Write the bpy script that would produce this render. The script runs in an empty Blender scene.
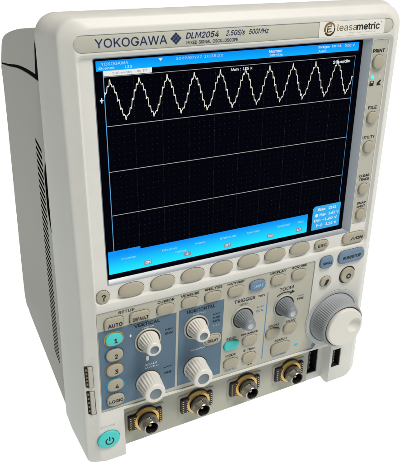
import bpy, bmesh, math, random
from mathutils import Matrix, Vector

# ------------------------------------------------------------------ camera, world, lights
S = 0.001            # millimetres -> metres
FLOOR = -209.0       # device millimetres: origin is the centre of the screen, x right, y into the device, z up
scene = bpy.context.scene
COL = scene.collection


def P(x, y, z):
    return Vector((x * S, y * S, (z - FLOOR) * S))


cam_d = bpy.data.cameras.new('camera')
cam = bpy.data.objects.new('camera', cam_d)
COL.objects.link(cam)
RX = Vector((0.9003678800887142, -0.43503500644876314, 0.009067726756884942))
RD = Vector((-0.1785041712861354, -0.38828467474313877, -0.9040858765576901))
RF = Vector((0.39682986447325636, 0.8123912570441422, -0.42725461277596755))
m = Matrix.Identity(4)
loc = P(-175.841, -316.012, 123.419)
for i in range(3):
    m[i][0] = RX[i]
    m[i][1] = -RD[i]
    m[i][2] = -RF[i]
    m[i][3] = loc[i]
cam.matrix_world = m
cam_d.sensor_fit = 'HORIZONTAL'
cam_d.sensor_width = 36.0
cam_d.lens = 36.0 * 615.099 / 400.0
cam_d.shift_x = -(204.5016 - 200.0) / 400.0
cam_d.shift_y = (226.0757 - 231.5) / 400.0
cam_d.clip_start = 0.01
cam_d.clip_end = 60.0
scene.camera = cam

world = bpy.data.worlds.new('World')
scene.world = world
world.use_nodes = True
wb = world.node_tree.nodes['Background']
wb.inputs['Color'].default_value = (0.93, 0.96, 1.0, 1)
wb.inputs['Strength'].default_value = 0.10

scene.view_settings.view_transform = 'Standard'
scene.view_settings.look = 'None'
scene.view_settings.exposure = 0.0
scene.view_settings.gamma = 1.0


def area(name, pos, target, size, power, col):
    d = bpy.data.lights.new(name, 'AREA')
    d.shape = 'RECTANGLE'
    d.size, d.size_y = size
    d.energy = power
    d.color = col
    o = bpy.data.objects.new(name, d)
    COL.objects.link(o)
    o.location = pos
    o.rotation_euler = (Vector(target) - Vector(pos)).to_track_quat('-Z', 'Y').to_euler()
    return o


area('softbox_key', (0.60, -0.86, 2.05), (0.0, 0.0, 0.15), (0.9, 0.75), 65.0, (1.0, 0.965, 0.915))

# ------------------------------------------------------------------ materials


def mat(name, col, rough=0.5, spec=0.35, metal=0.0, bump=0.0, bscale=1800.0, var=0.0, vscale=60.0,
        emit=None, estr=0.0, coat=0.0):
    mt = bpy.data.materials.new(name)
    mt.use_nodes = True
    nt = mt.node_tree
    b = nt.nodes['Principled BSDF']
    b.inputs['Base Color'].default_value = (*col, 1)
    b.inputs['Roughness'].default_value = rough
    b.inputs['Specular IOR Level'].default_value = spec
    b.inputs['Metallic'].default_value = metal
    b.inputs['Coat Weight'].default_value = coat
    if emit:
        b.inputs['Emission Color'].default_value = (*emit, 1)
        b.inputs['Emission Strength'].default_value = estr
    tc = nt.nodes.new('ShaderNodeTexCoord')
    if bump:
        n = nt.nodes.new('ShaderNodeTexNoise')
        n.inputs['Scale'].default_value = bscale
        n.inputs['Detail'].default_value = 3
        nt.links.new(tc.outputs['Object'], n.inputs['Vector'])
        bp = nt.nodes.new('ShaderNodeBump')
        bp.inputs['Strength'].default_value = bump
        bp.inputs['Distance'].default_value = 0.0002
        nt.links.new(n.outputs['Fac'], bp.inputs['Height'])
        nt.links.new(bp.outputs['Normal'], b.inputs['Normal'])
    if var:
        n2 = nt.nodes.new('ShaderNodeTexNoise')
        n2.inputs['Scale'].default_value = vscale
        n2.inputs['Detail'].default_value = 6
        n2.inputs['Roughness'].default_value = 0.65
        nt.links.new(tc.outputs['Object'], n2.inputs['Vector'])
        r = nt.nodes.new('ShaderNodeValToRGB')
        lo = [c * (1 - var) for c in col]
        hi = [min(1, c * (1 + var)) for c in col]
        r.color_ramp.elements[0].position = 0.3
        r.color_ramp.elements[1].position = 0.7
        r.color_ramp.elements[0].color = (*lo, 1)
        r.color_ramp.elements[1].color = (*hi, 1)
        nt.links.new(n2.outputs['Fac'], r.inputs['Fac'])
        nt.links.new(r.outputs['Color'], b.inputs['Base Color'])
        mr = nt.nodes.new('ShaderNodeMapRange')
        mr.inputs['To Min'].default_value = max(0, rough - 0.07)
        mr.inputs['To Max'].default_value = min(1, rough + 0.07)
        nt.links.new(n2.outputs['Fac'], mr.inputs['Value'])
        nt.links.new(mr.outputs['Result'], b.inputs['Roughness'])
    return mt


M = {}
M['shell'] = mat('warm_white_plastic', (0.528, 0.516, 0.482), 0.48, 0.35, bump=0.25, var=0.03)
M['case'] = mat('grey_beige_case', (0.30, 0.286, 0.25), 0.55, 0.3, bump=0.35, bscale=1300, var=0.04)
M['panel'] = mat('grey_panel_print', (0.36, 0.35, 0.295), 0.5, 0.3, bump=0.2, var=0.03)
M['label'] = mat('grey_label_plate', (0.40, 0.39, 0.33), 0.45, 0.3, bump=0.15, var=0.03)
M['blue_panel'] = mat('slate_blue_print', (0.07, 0.12, 0.175), 0.5, 0.3, bump=0.2, var=0.05)
M['key'] = mat('beige_rubber', (0.315, 0.287, 0.222), 0.6, 0.25, bump=0.2, var=0.04)
M['blue_key'] = mat('slate_blue_rubber', (0.12, 0.18, 0.26), 0.55, 0.25, bump=0.2, var=0.04)
M['cyan_key'] = mat('lit_cyan_key', (0.05, 0.42, 0.40), 0.5, 0.25, var=0.03, emit=(0.06, 0.58, 0.54), estr=0.10)
M['gap'] = mat('dark_gap_and_shade', (0.035, 0.032, 0.028), 0.7, 0.1)
M['white_knob'] = mat('white_knob_plastic', (0.55, 0.53, 0.485), 0.38, 0.4, var=0.02)
M['grey_knob'] = mat('blue_grey_knob_plastic', (0.165, 0.183, 0.20), 0.4, 0.35, var=0.04)
M['dimple'] = mat('blue_grey_dimple', (0.14, 0.175, 0.20), 0.5, 0.3)
M['tip'] = mat('pale_grey_tip', (0.36, 0.385, 0.39), 0.35, 0.4)
M['shuttle'] = mat('grey_shuttle_rubber', (0.25, 0.265, 0.275), 0.55, 0.3, var=0.04)
M['brown_metal'] = mat('dull_bronze', (0.20, 0.15, 0.10), 0.45, 0.4, metal=0.5, var=0.2, vscale=300)
M['matte_black'] = mat('matte_black_shade', (0.008, 0.008, 0.009), 1.0, 0.0)  # shade inside slots and seams, put in as black
M['black'] = mat('black_plastic', (0.012, 0.012, 0.013), 0.45, 0.3)
M['ink'] = mat('black_ink', (0.014, 0.014, 0.017), 0.6, 0.15)
M['navy_ink'] = mat('navy_ink', (0.012, 0.022, 0.075), 0.6, 0.15)
M['white_ink'] = mat('white_ink', (0.62, 0.66, 0.68), 0.6, 0.15)
M['blue_ink'] = mat('blue_ink', (0.09, 0.2, 0.36), 0.6, 0.15)
M['faint_ink'] = mat('faint_grey_ink', (0.42, 0.41, 0.38), 0.6, 0.15)
M['orange_ink'] = mat('orange_ink', (0.50, 0.27, 0.05), 0.6, 0.15)
M['orange_ring'] = mat('amber_ring', (0.46, 0.25, 0.05), 0.5, 0.2)
M['blue_ring'] = mat('blue_ring', (0.012, 0.09, 0.22), 0.5, 0.2)
M['brown_ring'] = mat('brown_ring', (0.22, 0.12, 0.04), 0.5, 0.2)
M['cyan_ring'] = mat('bright_blue_ring', (0.01, 0.28, 0.50), 0.5, 0.2)
M['sticker'] = mat('pale_sticker_paper', (0.60, 0.585, 0.53), 0.4, 0.3, var=0.02)
M['gold'] = mat('brass', (0.56, 0.36, 0.12), 0.34, 0.5, metal=0.75, var=0.06, vscale=400)
M['chrome'] = mat('nickel', (0.50, 0.48, 0.43), 0.24, 0.5, metal=1.0, var=0.1, vscale=300)
M['gunmetal'] = mat('dark_connector_metal', (0.13, 0.12, 0.10), 0.26, 0.5, metal=0.7, var=0.2, vscale=300)
M['lcd'] = mat('lcd_black', (0.0008, 0.0008, 0.003), 0.35, 0.004)
M['surround'] = mat('grey_blue_screen_surround', (0.185, 0.21, 0.24), 0.32, 0.5, bump=0.06, var=0.03)
M['lamp_cyan'] = mat('cyan_lamp', (0.02, 0.6, 0.7), 0.4, 0.3, emit=(0.05, 0.85, 0.95), estr=0.8)


def emis(name, col, s=1.0):
    mt = bpy.data.materials.new(name)
    mt.use_nodes = True
    nt = mt.node_tree
    b = nt.nodes['Principled BSDF']
    b.inputs['Base Color'].default_value = (0.005, 0.005, 0.01, 1)
    b.inputs['Roughness'].default_value = 0.35
    b.inputs['Specular IOR Level'].default_value = 0.0
    b.inputs['Emission Color'].default_value = (*col, 1)
    b.inputs['Emission Strength'].default_value = s
    return mt


M['px_wave'] = emis('display_cream', (0.88, 0.84, 0.72), 1.0)
M['px_white'] = emis('display_white', (0.80, 0.86, 0.92), 0.95)
M['px_pale'] = emis('display_pale_white', (0.85, 0.86, 0.84), 0.95)
M['px_grid'] = emis('display_grid', (0.50, 0.50, 0.46), 0.9)
M['px_dots'] = emis('display_dots', (0.10, 0.12, 0.16), 0.32)
M['px_blue'] = emis('display_blue', (0.0, 0.25, 0.80), 1.0)
M['px_frame'] = emis('display_frame_blue', (0.10, 0.42, 0.80), 0.9)
M['px_box'] = emis('display_box_blue', (0.03, 0.42, 0.86), 1.0)
M['px_faint'] = emis('display_faint_white', (0.50, 0.75, 0.92), 0.95)
M['px_grey'] = emis('display_grey', (0.25, 0.33, 0.42), 0.9)


def emis_ramp(name, axis_z0, axis_z1, c0, c1, s=1.0):
    """what the display shows: a band shading from c0 at z0 up to c1 at z1 (device mm)"""
    mt = emis(name, c0, s)
    nt = mt.node_tree
    b = nt.nodes['Principled BSDF']
    tc = nt.nodes.new('ShaderNodeTexCoord')
    sp = nt.nodes.new('ShaderNodeSeparateXYZ')
    mr = nt.nodes.new('ShaderNodeMapRange')
    mr.inputs['From Min'].default_value = (axis_z0 - FLOOR) * S
    mr.inputs['From Max'].default_value = (axis_z1 - FLOOR) * S
    r = nt.nodes.new('ShaderNodeValToRGB')
    r.color_ramp.elements[0].color = (*c0, 1)
    r.color_ramp.elements[1].color = (*c1, 1)
    nt.links.new(tc.outputs['Object'], sp.inputs['Vector'])
    nt.links.new(sp.outputs['Z'], mr.inputs['Value'])
    nt.links.new(mr.outputs['Result'], r.inputs['Fac'])
    nt.links.new(r.outputs['Color'], b.inputs['Emission Color'])
    return mt


M['px_topbar'] = emis_ramp('display_top_bar', 58.6, 63.9, (0.0, 0.44, 0.98), (0.0, 0.27, 0.92))
M['px_botbar'] = emis_ramp('display_bottom_bar', -62, -50.5, (0.01, 0.80, 1.0), (0.0, 0.30, 0.95))

# ------------------------------------------------------------------ mesh helpers (all in device mm)


def V(bm, x, y, z):
    return bm.verts.new(P(x, y, z))


def finish(bm, angle=32):
    bmesh.ops.remove_doubles(bm, verts=bm.verts, dist=1e-7)
    bmesh.ops.recalc_face_normals(bm, faces=bm.faces)


def obj(name, bm, mats, parent=None, smooth=32, recalc=True):
    if recalc:
        bmesh.ops.recalc_face_normals(bm, faces=bm.faces)
    me = bpy.data.meshes.new(name)
    bm.to_mesh(me)
    bm.free()
    for q in (mats if isinstance(mats, (list, tuple)) else [mats]):
        me.materials.append(q)
    if smooth:
        for p in me.polygons:
            p.use_smooth = True
        me.set_sharp_from_angle(angle=math.radians(smooth))
    o = bpy.data.objects.new(name, me)
    COL.objects.link(o)
    if parent:
        o.parent = parent
        o.matrix_parent_inverse = parent.matrix_world.inverted()
    return o


def rrect(x0, x1, z0, z1, r, n=8):
    """counter-clockwise outline seen from the front; r is one radius or four (bl, br, tr, tl)"""
    rs = r if isinstance(r, (list, tuple)) else (r, r, r, r)
    pts = []
    for (cx, cz, sx, sz, rad, a0) in ((x0, z0, 1, 1, rs[0], 180), (x1, z0, -1, 1, rs[1], 270),
                                      (x1, z1, -1, -1, rs[2], 0), (x0, z1, 1, -1, rs[3], 90)):
        for k in range(n + 1):
            a = math.radians(a0 + 90 * k / n)
            pts.append((cx + sx * rad + rad * math.cos(a), cz + sz * rad + rad * math.sin(a)))
    return pts


def superell(cx, cz, w, h, n=2.0, seg=48, flat=1.0):
    """super-ellipse; flat < 1 squashes the lower half"""
    pts = []
    for k in range(seg):
        a = 2 * math.pi * k / seg
        c, s = math.cos(a), math.sin(a)
        x = math.copysign(abs(c) ** (2 / n), c) * w / 2
        z = math.copysign(abs(s) ** (2 / n), s) * h / 2
        if z < 0:
            z *= flat
        pts.append((cx + x, cz + z))
    return pts


def loft(bm, rings, cap0=True, cap1=True, mi=0):
    """rings of (x, y, z) lists of equal length"""
    vs = [[V(bm, *p) for p in r] for r in rings]
    n = len(vs[0])
    for a, b in zip(vs, vs[1:]):
        for i in range(n):
            f = bm.faces.new((a[i], a[(i + 1) % n], b[(i + 1) % n], b[i]))
            f.material_index = mi
    if cap0:
        bm.faces.new(vs[0]).material_index = mi
    if cap1:
        bm.faces.new(vs[-1]).material_index = mi
    return vs


def flat_ring(pts, y):
    return [(x, y, z) for x, z in pts]


def prism(bm, pts, y0, y1, mi=0):
    loft(bm, [flat_ring(pts, y0), flat_ring(pts, y1)], mi=mi)


def sheet(bm, pts, y, mi=0):
    bm.faces.new([V(bm, x, y, z) for x, z in pts]).material_index = mi


def rect(x0, x1, z0, z1):
    return [(x0, z0), (x1, z0), (x1, z1), (x0, z1)]


def box(bm, x0, x1, y0, y1, z0, z1, mi=0):
    prism(bm, rect(x0, x1, z0, z1), y0, y1, mi)


def lathe(bm, cx, cz, prof, seg=64, flute=None, mi=0, cap0=True, cap1=True):
    """prof: list of (radius, y[, flute depth[, material]])"""
    rings = []
    for p in prof:
        r, y = p[0], p[1]
        d = p[2] if len(p) > 2 else 0
        ring = []
        for k in range(seg):
            a = 2 * math.pi * k / seg
            rr = r
            if flute and d:
                c = math.cos(flute * a)
                rr = r - d * (0.5 - 0.5 * math.copysign(abs(c) ** 0.6, c))
            ring.append((cx + rr * math.cos(a), y, cz + rr * math.sin(a)))
        rings.append(ring)
    vs = [[V(bm, *q) for q in r] for r in rings]
    for j, (a, b) in enumerate(zip(vs, vs[1:])):
        mm = prof[j + 1][3] if len(prof[j + 1]) > 3 else mi
        for i in range(seg):
            bm.faces.new((a[i], a[(i + 1) % seg], b[(i + 1) % seg], b[i])).material_index = mm
    if cap0:
        bm.faces.new(vs[0]).material_index = prof[0][3] if len(prof[0]) > 3 else mi
    if cap1:
        bm.faces.new(vs[-1]).material_index = prof[-1][3] if len(prof[-1]) > 3 else mi


def ribbon(bm, pts, w, y, mi=0):
    """flat line of width w along (x, z) points"""
    L, R_ = [], []
    for i, p in enumerate(pts):
        a = pts[max(0, i - 1)]
        b = pts[min(len(pts) - 1, i + 1)]
        dx, dz = b[0] - a[0], b[1] - a[1]
        ln = math.hypot(dx, dz) or 1
        nx, nz = -dz / ln * w / 2, dx / ln * w / 2
        L.append(V(bm, p[0] + nx, y, p[1] + nz))
        R_.append(V(bm, p[0] - nx, y, p[1] - nz))
    for i in range(len(pts) - 1):
        bm.faces.new((L[i], L[i + 1], R_[i + 1], R_[i])).material_index = mi


# letter shapes (sans serif, 1000 units per em): advance, one or more strokes of points and triangles
GLYPHS = {
    '%': (676, (('175,283 146,286 121,297 101,314 86,335 78,360 75,388 75,412 78,440 87,464 101,486 121,503 146,513 175,517 206,513 230,503 250,486 264,464 273,440 276,412 276,388 273,360 264,335 250,314 230,297 205,286 175,327 198,332 212,346 221,365 223,388 223,412 221,435 213,454 198,468 175,473 153,468 138,454 130,435 127,412 127,388 130,365 138,346 153,332', '12,13,14 11,12,14 11,14,15 10,11,15 10,15,16 9,10,16 9,16,35 35,16,17 9,35,36 34,35,17 9,36,37 33,34,17 8,9,37 33,17,18 8,37,38 32,33,18 7,8,38 32,18,19 7,38,39 31,32,19 6,7,39 6,39,40 30,31,19 30,19,20 5,6,40 5,40,41 29,30,20 29,20,21 5,41,42 28,29,21 4,5,42 28,21,22 4,42,43 27,28,22 3,4,43 27,22,23 3,43,26 26,27,23 3,26,23 2,3,23 2,23,24 1,2,24 1,24,25 0,1,25'), ('501,-10 471,-6 446,5 426,21 412,43 403,68 400,95 400,120 403,147 412,172 427,194 447,210 471,221 501,225 531,221 556,210 576,194 590,172 598,147 601,120 601,95 598,68 589,43 575,21 555,5 531,-6 501,35 523,39 538,53 546,73 549,95 549,120 546,142 538,162 524,176 501,180 479,176 464,162 456,142 453,120 453,95 455,73 464,53 479,39', '12,13,14 11,12,14 11,14,15 10,11,15 10,15,16 10,16,17 9,10,35 35,10,17 9,35,36 34,35,17 9,36,37 33,34,17 8,9,37 33,17,18 8,37,38 32,33,18 7,8,38 32,18,19 7,38,39 31,32,19 6,7,39 6,39,40 30,31,19 30,19,20 5,6,40 5,40,41 29,30,20 29,20,21 5,41,42 28,29,21 4,5,42 28,21,22 4,42,43 27,28,22 3,4,43 27,22,23 26,27,23 3,43,26 3,26,23 3,23,24 2,3,24 1,2,24 1,24,25 0,1,25'), ('132,0 482,509 540,509 191,0', '0,1,2 0,2,3'))),
    "'": (206, (('78,318 70,509 136,509 128,318', '0,1,2 0,2,3'),)),
    '*': (453, (('201,223 206,331 114,272 89,315 186,365 89,415 114,459 206,400 201,509 250,509 246,400 337,459 362,415 266,365 362,315 337,272 246,331 250,223', '7,8,9 7,9,10 5,6,7 10,11,12 4,5,7 10,12,13 4,7,10 4,10,13 3,4,13 3,13,1 1,13,16 16,13,14 3,1,2 0,1,16 0,16,17 15,16,14'),)),
    '+': (453, (('198,34 198,364 255,364 255,34', '0,1,2 0,2,3'), ('61,172 61,226 391,226 391,172', '0,1,2 0,2,3'))),
    '-': (453, (('337,244 337,188 114,188 114,244', '2,3,0 2,0,1'),)),
    '.': (188, (('95,-4 78,-1 63,9 53,24 50,41 53,59 63,73 78,83 95,87 113,83 128,73 138,59 141,41 138,24 128,9 113,-1', '7,8,9 6,7,9 6,9,10 5,6,10 5,10,11 4,5,11 4,11,12 3,4,12 3,12,13 2,3,13 2,13,14 1,2,14 1,14,15 0,1,15'),)),
    '/': (249, (('235,533 71,-76 14,-76 178,533', '2,3,0 2,0,1'),)),
    '0': (453, (('227,-7 174,1 130,24 95,62 69,113 53,178 48,254 53,330 69,395 95,447 130,484 174,508 227,516 279,508 323,484 358,447 384,395 400,330 405,254 400,178 384,113 359,62 323,24 279,1 227,50 261,56 290,74 313,103 330,144 340,194 344,254 340,314 330,365 313,405 290,435 261,453 227,460 192,453 163,435 140,405 123,365 113,314 109,254 113,194 123,144 140,103 163,74 192,56', '11,12,13 10,11,13 10,13,14 9,10,14 9,14,36 36,14,15 9,36,37 35,36,15 9,37,38 34,35,15 8,9,38 34,15,16 8,38,39 33,34,16 8,39,40 32,33,16 7,8,40 32,16,17 7,40,41 31,32,17 6,7,41 31,17,18 6,41,42 30,31,18 5,6,42 5,42,43 29,30,18 29,18,19 5,43,44 28,29,19 4,5,44 28,19,20 4,44,45 27,28,20 3,4,45 27,20,21 3,45,46 26,27,21 3,46,47 25,26,21 2,3,47 25,21,22 2,47,24 24,25,22 2,24,22 1,2,22 1,22,23 0,1,23'),)),
    '1': (453, (('76,0 76,55 391,55 391,0', '0,1,2 0,2,3'), ('276,509 276,0 212,0 212,448 209,448 86,358 86,427 198,509', '6,7,0 6,0,4 4,0,3 3,0,1 6,4,5 2,3,1'))),
    '2': (453, (('64,0 64,47 234,229 261,257 282,282 299,305 311,327 318,348 320,371 317,397 308,419 293,436 273,449 250,457 224,460 196,457 172,447 153,433 139,413 130,390 127,362 66,362 71,405 86,442 111,473 143,496 182,511 225,516 268,511 306,497 337,474 361,445 376,411 381,372 378,345 371,318 357,290 336,259 306,223 267,180 153,60 153,57 389,57 389,0', '26,27,28 26,28,29 25,26,29 25,29,30 24,25,30 24,30,31 23,24,15 15,24,14 14,24,13 13,24,31 12,13,31 23,15,16 11,12,31 23,16,17 11,31,32 22,23,17 10,11,32 22,17,18 9,10,32 22,18,19 9,32,33 21,22,19 8,9,33 21,19,20 8,33,34 7,8,34 6,7,34 6,34,35 5,6,35 5,35,36 4,5,36 4,36,37 3,4,37 3,37,38 2,3,38 1,2,38 1,38,39 1,39,40 1,40,41 1,41,42 1,42,43 0,1,43'),)),
    '3': (453, (('218,-7 173,-3 133,10 98,30 70,57 52,91 44,132 109,132 115,107 126,87 144,71 165,59 191,52 219,50 248,53 275,61 297,74 315,93 325,116 329,145 326,172 316,196 299,217 275,234 242,244 201,248 157,248 157,299 288,448 288,452 70,452 70,509 372,509 372,461 211,278 211,289 264,288 308,276 344,253 371,222 387,186 393,145 387,103 370,66 344,36 309,12 266,-2', '30,31,32 30,32,33 30,33,29 29,33,28 28,33,34 27,28,35 35,28,34 26,27,35 26,35,36 26,36,37 26,37,38 26,38,25 25,38,24 24,38,39 23,24,39 22,23,39 22,39,40 21,22,40 20,21,40 20,40,41 19,20,41 18,19,41 18,41,42 5,6,7 5,7,8 17,18,42 5,8,9 17,42,43 16,17,43 4,5,9 4,9,10 15,16,43 4,10,11 15,43,44 14,15,44 4,11,12 3,4,12 13,14,44 3,12,13 3,13,44 3,44,45 2,3,45 2,45,46 1,2,46 1,46,0'),)),
    '4': (453, (('40,105 40,158 247,509 311,509 109,166 109,163 413,163 413,105', '1,2,3 1,3,4 1,4,5 1,5,6 1,6,7 0,1,7'), ('282,0 282,121 282,146 282,318 343,318 343,0', '2,3,4 2,4,5 1,2,5 0,1,5'))),
    '5': (453, (('221,-7 178,-2 140,11 108,32 83,60 66,93 60,130 122,130 127,108 138,89 154,73 173,60 196,52 221,50 250,53 276,64 298,82 314,104 324,131 328,162 324,193 314,221 297,244 275,262 248,273 218,277 192,275 167,268 145,258 128,246 67,253 96,509 366,509 366,452 151,452 134,301 136,301 155,315 178,325 203,331 229,334 263,330 294,321 321,306 345,285 364,260 379,231 388,199 391,163 385,117 369,76 343,41 309,15 268,-1', '30,31,34 34,31,32 34,32,33 30,34,35 39,40,41 38,39,41 38,41,42 37,38,42 37,42,43 36,37,43 36,43,44 30,35,36 30,36,26 26,36,25 25,36,44 25,44,45 24,25,45 30,26,27 23,24,45 30,27,28 22,23,45 22,45,46 30,28,29 21,22,46 21,46,47 20,21,47 20,47,48 19,20,48 19,48,49 18,19,49 17,18,49 5,6,7 5,7,8 17,49,50 5,8,9 16,17,50 4,5,9 4,9,10 15,16,50 15,50,51 4,10,11 14,15,51 4,11,12 3,4,12 13,14,51 3,12,13 3,13,51 3,51,52 2,3,52 2,52,53 1,2,53 1,53,0'),)),
    '6': (453, (('226,-7 182,-1 142,15 109,40 84,74 69,115 64,162 68,199 80,239 102,285 137,340 252,509 322,509 151,261 145,261 154,275 165,288 179,299 196,307 214,312 235,314 278,309 316,295 346,271 370,240 384,201 389,157 384,112 368,73 343,39 310,14 271,-2 226,48 254,52 279,63 299,79 314,101 324,128 327,157 324,187 314,213 299,235 279,251 254,262 226,265 198,262 174,252 153,235 138,214 128,188 125,158 128,128 138,102 153,79 174,63 198,52', '10,11,12 10,12,16 16,12,13 9,10,16 19,20,21 18,19,21 18,21,22 17,18,22 16,17,22 16,22,23 9,16,15 13,16,44 44,16,23 8,9,15 8,15,14 44,23,43 43,23,24 13,44,45 13,45,46 42,43,24 8,14,13 8,13,46 8,46,47 41,42,24 41,24,25 7,8,47 7,47,48 40,41,25 7,48,49 39,40,25 39,25,26 6,7,49 6,49,50 38,39,26 5,6,50 5,50,51 37,38,26 37,26,27 5,51,52 36,37,27 4,5,52 36,27,28 4,52,53 35,36,28 4,53,54 34,35,28 3,4,54 34,28,29 3,54,55 33,34,29 3,55,32 32,33,29 3,32,29 2,3,29 2,29,30 1,2,30 1,30,31 0,1,31'),)),
    '7': (453, (('97,0 323,448 323,452 62,452 62,509 391,509 391,449 165,0', '3,4,5 3,5,2 2,5,6 1,2,6 1,6,7 0,1,7'),)),
    '8': (453, (('226,-7 178,-2 136,11 101,33 74,62 57,96 52,135 55,166 65,195 81,220 101,241 125,256 153,265 153,267 119,282 93,308 76,342 70,380 75,417 90,450 114,477 146,498 184,511 226,516 269,511 306,498 337,477 361,450 377,417 382,380 376,342 359,308 333,282 300,267 300,265 327,256 351,241 372,220 387,195 397,166 401,135 395,96 378,62 352,33 317,11 275,-2 226,49 258,52 285,60 307,74 323,91 333,113 337,139 333,165 322,189 305,208 283,223 256,232 226,235 196,232 169,223 147,208 130,189 119,165 115,139 119,113 129,91 145,74 167,60 195,52 226,290 252,292 274,300 293,313 307,330 316,351 319,376 316,399 308,420 294,437 275,449 252,457 226,460 200,457 177,449 159,437 145,420 136,399 133,376 136,351 145,330 159,313 178,300 201,292', '22,23,24 21,22,24 21,24,25 20,21,25 20,25,26 19,20,26 19,26,82 82,26,27 19,82,83 81,82,27 19,83,84 80,81,27 18,19,84 80,27,28 18,84,85 79,80,28 78,79,28 18,85,86 18,86,87 77,78,28 17,18,87 77,28,29 17,87,88 76,77,29 16,17,88 76,29,30 16,88,89 75,76,30 16,89,90 74,75,30 74,30,31 15,16,90 15,90,91 73,74,31 15,91,92 72,73,31 72,31,32 14,15,92 14,92,93 71,72,32 14,93,70 70,71,32 14,70,32 14,32,33 13,14,33 12,13,33 12,33,34 11,12,34 11,34,35 10,11,35 10,35,36 9,10,58 58,10,36 58,36,37 9,58,59 57,58,37 56,57,37 9,59,60 9,60,61 55,56,37 8,9,61 55,37,38 8,61,62 54,55,38 7,8,62 54,38,39 7,62,63 53,54,39 6,7,63 53,39,40 6,63,64 52,53,40 6,64,65 51,52,40 5,6,65 51,40,41 5,65,66 50,51,41 50,41,42 4,5,66 4,66,67 49,50,42 4,67,68 48,49,42 3,4,68 48,42,43 3,68,69 47,48,43 46,47,43 3,69,46 3,46,43 3,43,44 2,3,44 1,2,44 1,44,45 1,45,0'),)),
    '9': (453, (('226,516 271,510 310,494 343,468 368,434 384,393 389,347 385,309 373,270 350,224 315,168 200,0 130,0 301,248 307,248 299,234 287,221 273,210 257,202 238,196 218,195 175,199 137,214 106,237 83,269 68,307 64,352 69,397 85,436 110,469 143,494 182,510 226,460 199,457 174,446 154,429 138,407 129,381 125,352 129,322 138,295 154,274 174,257 199,247 226,243 254,247 279,257 299,273 314,295 324,321 327,350 324,381 314,407 299,429 279,446 254,457', '31,0,1 30,31,1 30,1,2 29,30,2 29,2,3 28,29,33 33,29,32 32,29,3 32,3,55 55,3,4 28,33,34 54,55,4 28,34,35 53,54,4 27,28,35 53,4,5 27,35,36 52,53,5 27,36,37 51,52,5 26,27,37 51,5,6 26,37,38 50,51,6 25,26,38 25,38,39 49,50,6 49,6,7 25,39,40 48,49,7 48,7,8 24,25,40 24,40,41 47,48,8 24,41,42 46,47,8 46,8,14 14,8,9 23,24,42 23,42,43 45,46,13 13,46,14 45,13,17 17,13,12 15,14,9 23,43,44 44,45,17 23,44,17 22,23,17 16,15,9 16,9,10 17,16,10 21,22,17 21,17,18 12,17,10 21,18,19 20,21,19 12,10,11'),)),
    ':': (188, (('95,-4 78,-1 63,9 53,24 50,41 53,59 63,73 78,83 95,87 113,83 128,73 138,59 141,41 138,24 128,9 113,-1', '7,8,9 6,7,9 6,9,10 5,6,10 5,10,11 4,5,11 4,11,12 3,4,12 3,12,13 2,3,13 2,13,14 1,2,14 1,14,15 0,1,15'), ('95,271 78,274 63,284 53,299 50,316 53,334 63,349 78,359 95,362 113,359 128,349 138,334 141,316 138,299 128,284 113,274', '7,8,9 6,7,9 6,9,10 5,6,10 5,10,11 4,5,11 4,11,12 3,4,12 3,12,13 3,13,14 2,3,14 1,2,14 1,14,15 0,1,15'))),
    '<': (453, (('65,178 65,220 388,383 388,316 142,200 144,204 144,194 142,198 388,81 388,15', '1,2,3 1,3,5 5,3,4 0,1,5 0,5,7 7,5,6 0,7,8 9,0,8'),)),
    '>': (453, (('387,178 65,15 65,81 310,198 308,194 308,204 310,200 65,316 65,383 387,220', '7,8,9 6,7,5 5,7,9 5,9,0 4,5,3 3,5,0 2,3,0 2,0,1'),)),
    '?': (358, (('132,152 132,159 134,200 141,230 153,252 168,269 187,284 209,298 230,314 247,334 258,357 262,384 259,406 250,425 237,441 220,452 200,459 178,462 157,459 137,453 120,441 106,425 96,404 92,378 27,378 33,418 49,452 73,479 103,499 138,511 178,516 219,511 255,498 284,478 306,451 319,418 324,382 319,344 306,311 284,284 254,261 235,248 219,235 207,221 200,205 195,185 194,158 194,152', '29,30,31 28,29,31 28,31,32 27,28,32 27,32,33 26,27,33 26,33,17 17,33,34 26,17,18 16,17,34 26,18,19 15,16,34 26,19,20 25,26,20 14,15,34 14,34,35 25,20,21 13,14,35 25,21,22 12,13,35 24,25,22 12,35,36 11,12,36 24,22,23 10,11,36 10,36,37 9,10,37 9,37,38 8,9,38 7,8,38 7,38,39 6,7,39 6,39,40 5,6,40 4,5,40 4,40,41 3,4,41 3,41,42 3,42,43 2,3,43 2,43,44 2,44,45 1,2,45 1,45,46 0,1,46 0,46,47'), ('164,-4 146,-1 131,9 121,24 118,41 121,58 131,73 146,83 164,86 181,83 196,73 206,58 209,41 206,24 196,9 181,-1', '7,8,9 6,7,9 6,9,10 5,6,10 5,10,11 4,5,11 4,11,12 3,4,12 3,12,13 2,3,13 2,13,14 1,2,14 1,14,15 1,15,0'))),
    'A': (480, (('16,0 201,509 276,509 463,0 395,0 287,302 276,334 264,372 250,420 232,478 245,478 228,419 213,371 201,333 191,302 85,0', '0,1,9 9,1,2 9,2,10 10,2,3 0,9,11 11,9,8 11,10,8 8,10,3 7,8,3 0,11,12 6,7,3 0,12,13 5,6,3 0,13,14 0,14,15 4,5,3'), ('110,142 110,199 370,199 370,142', '0,1,2 0,2,3'))),
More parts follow.
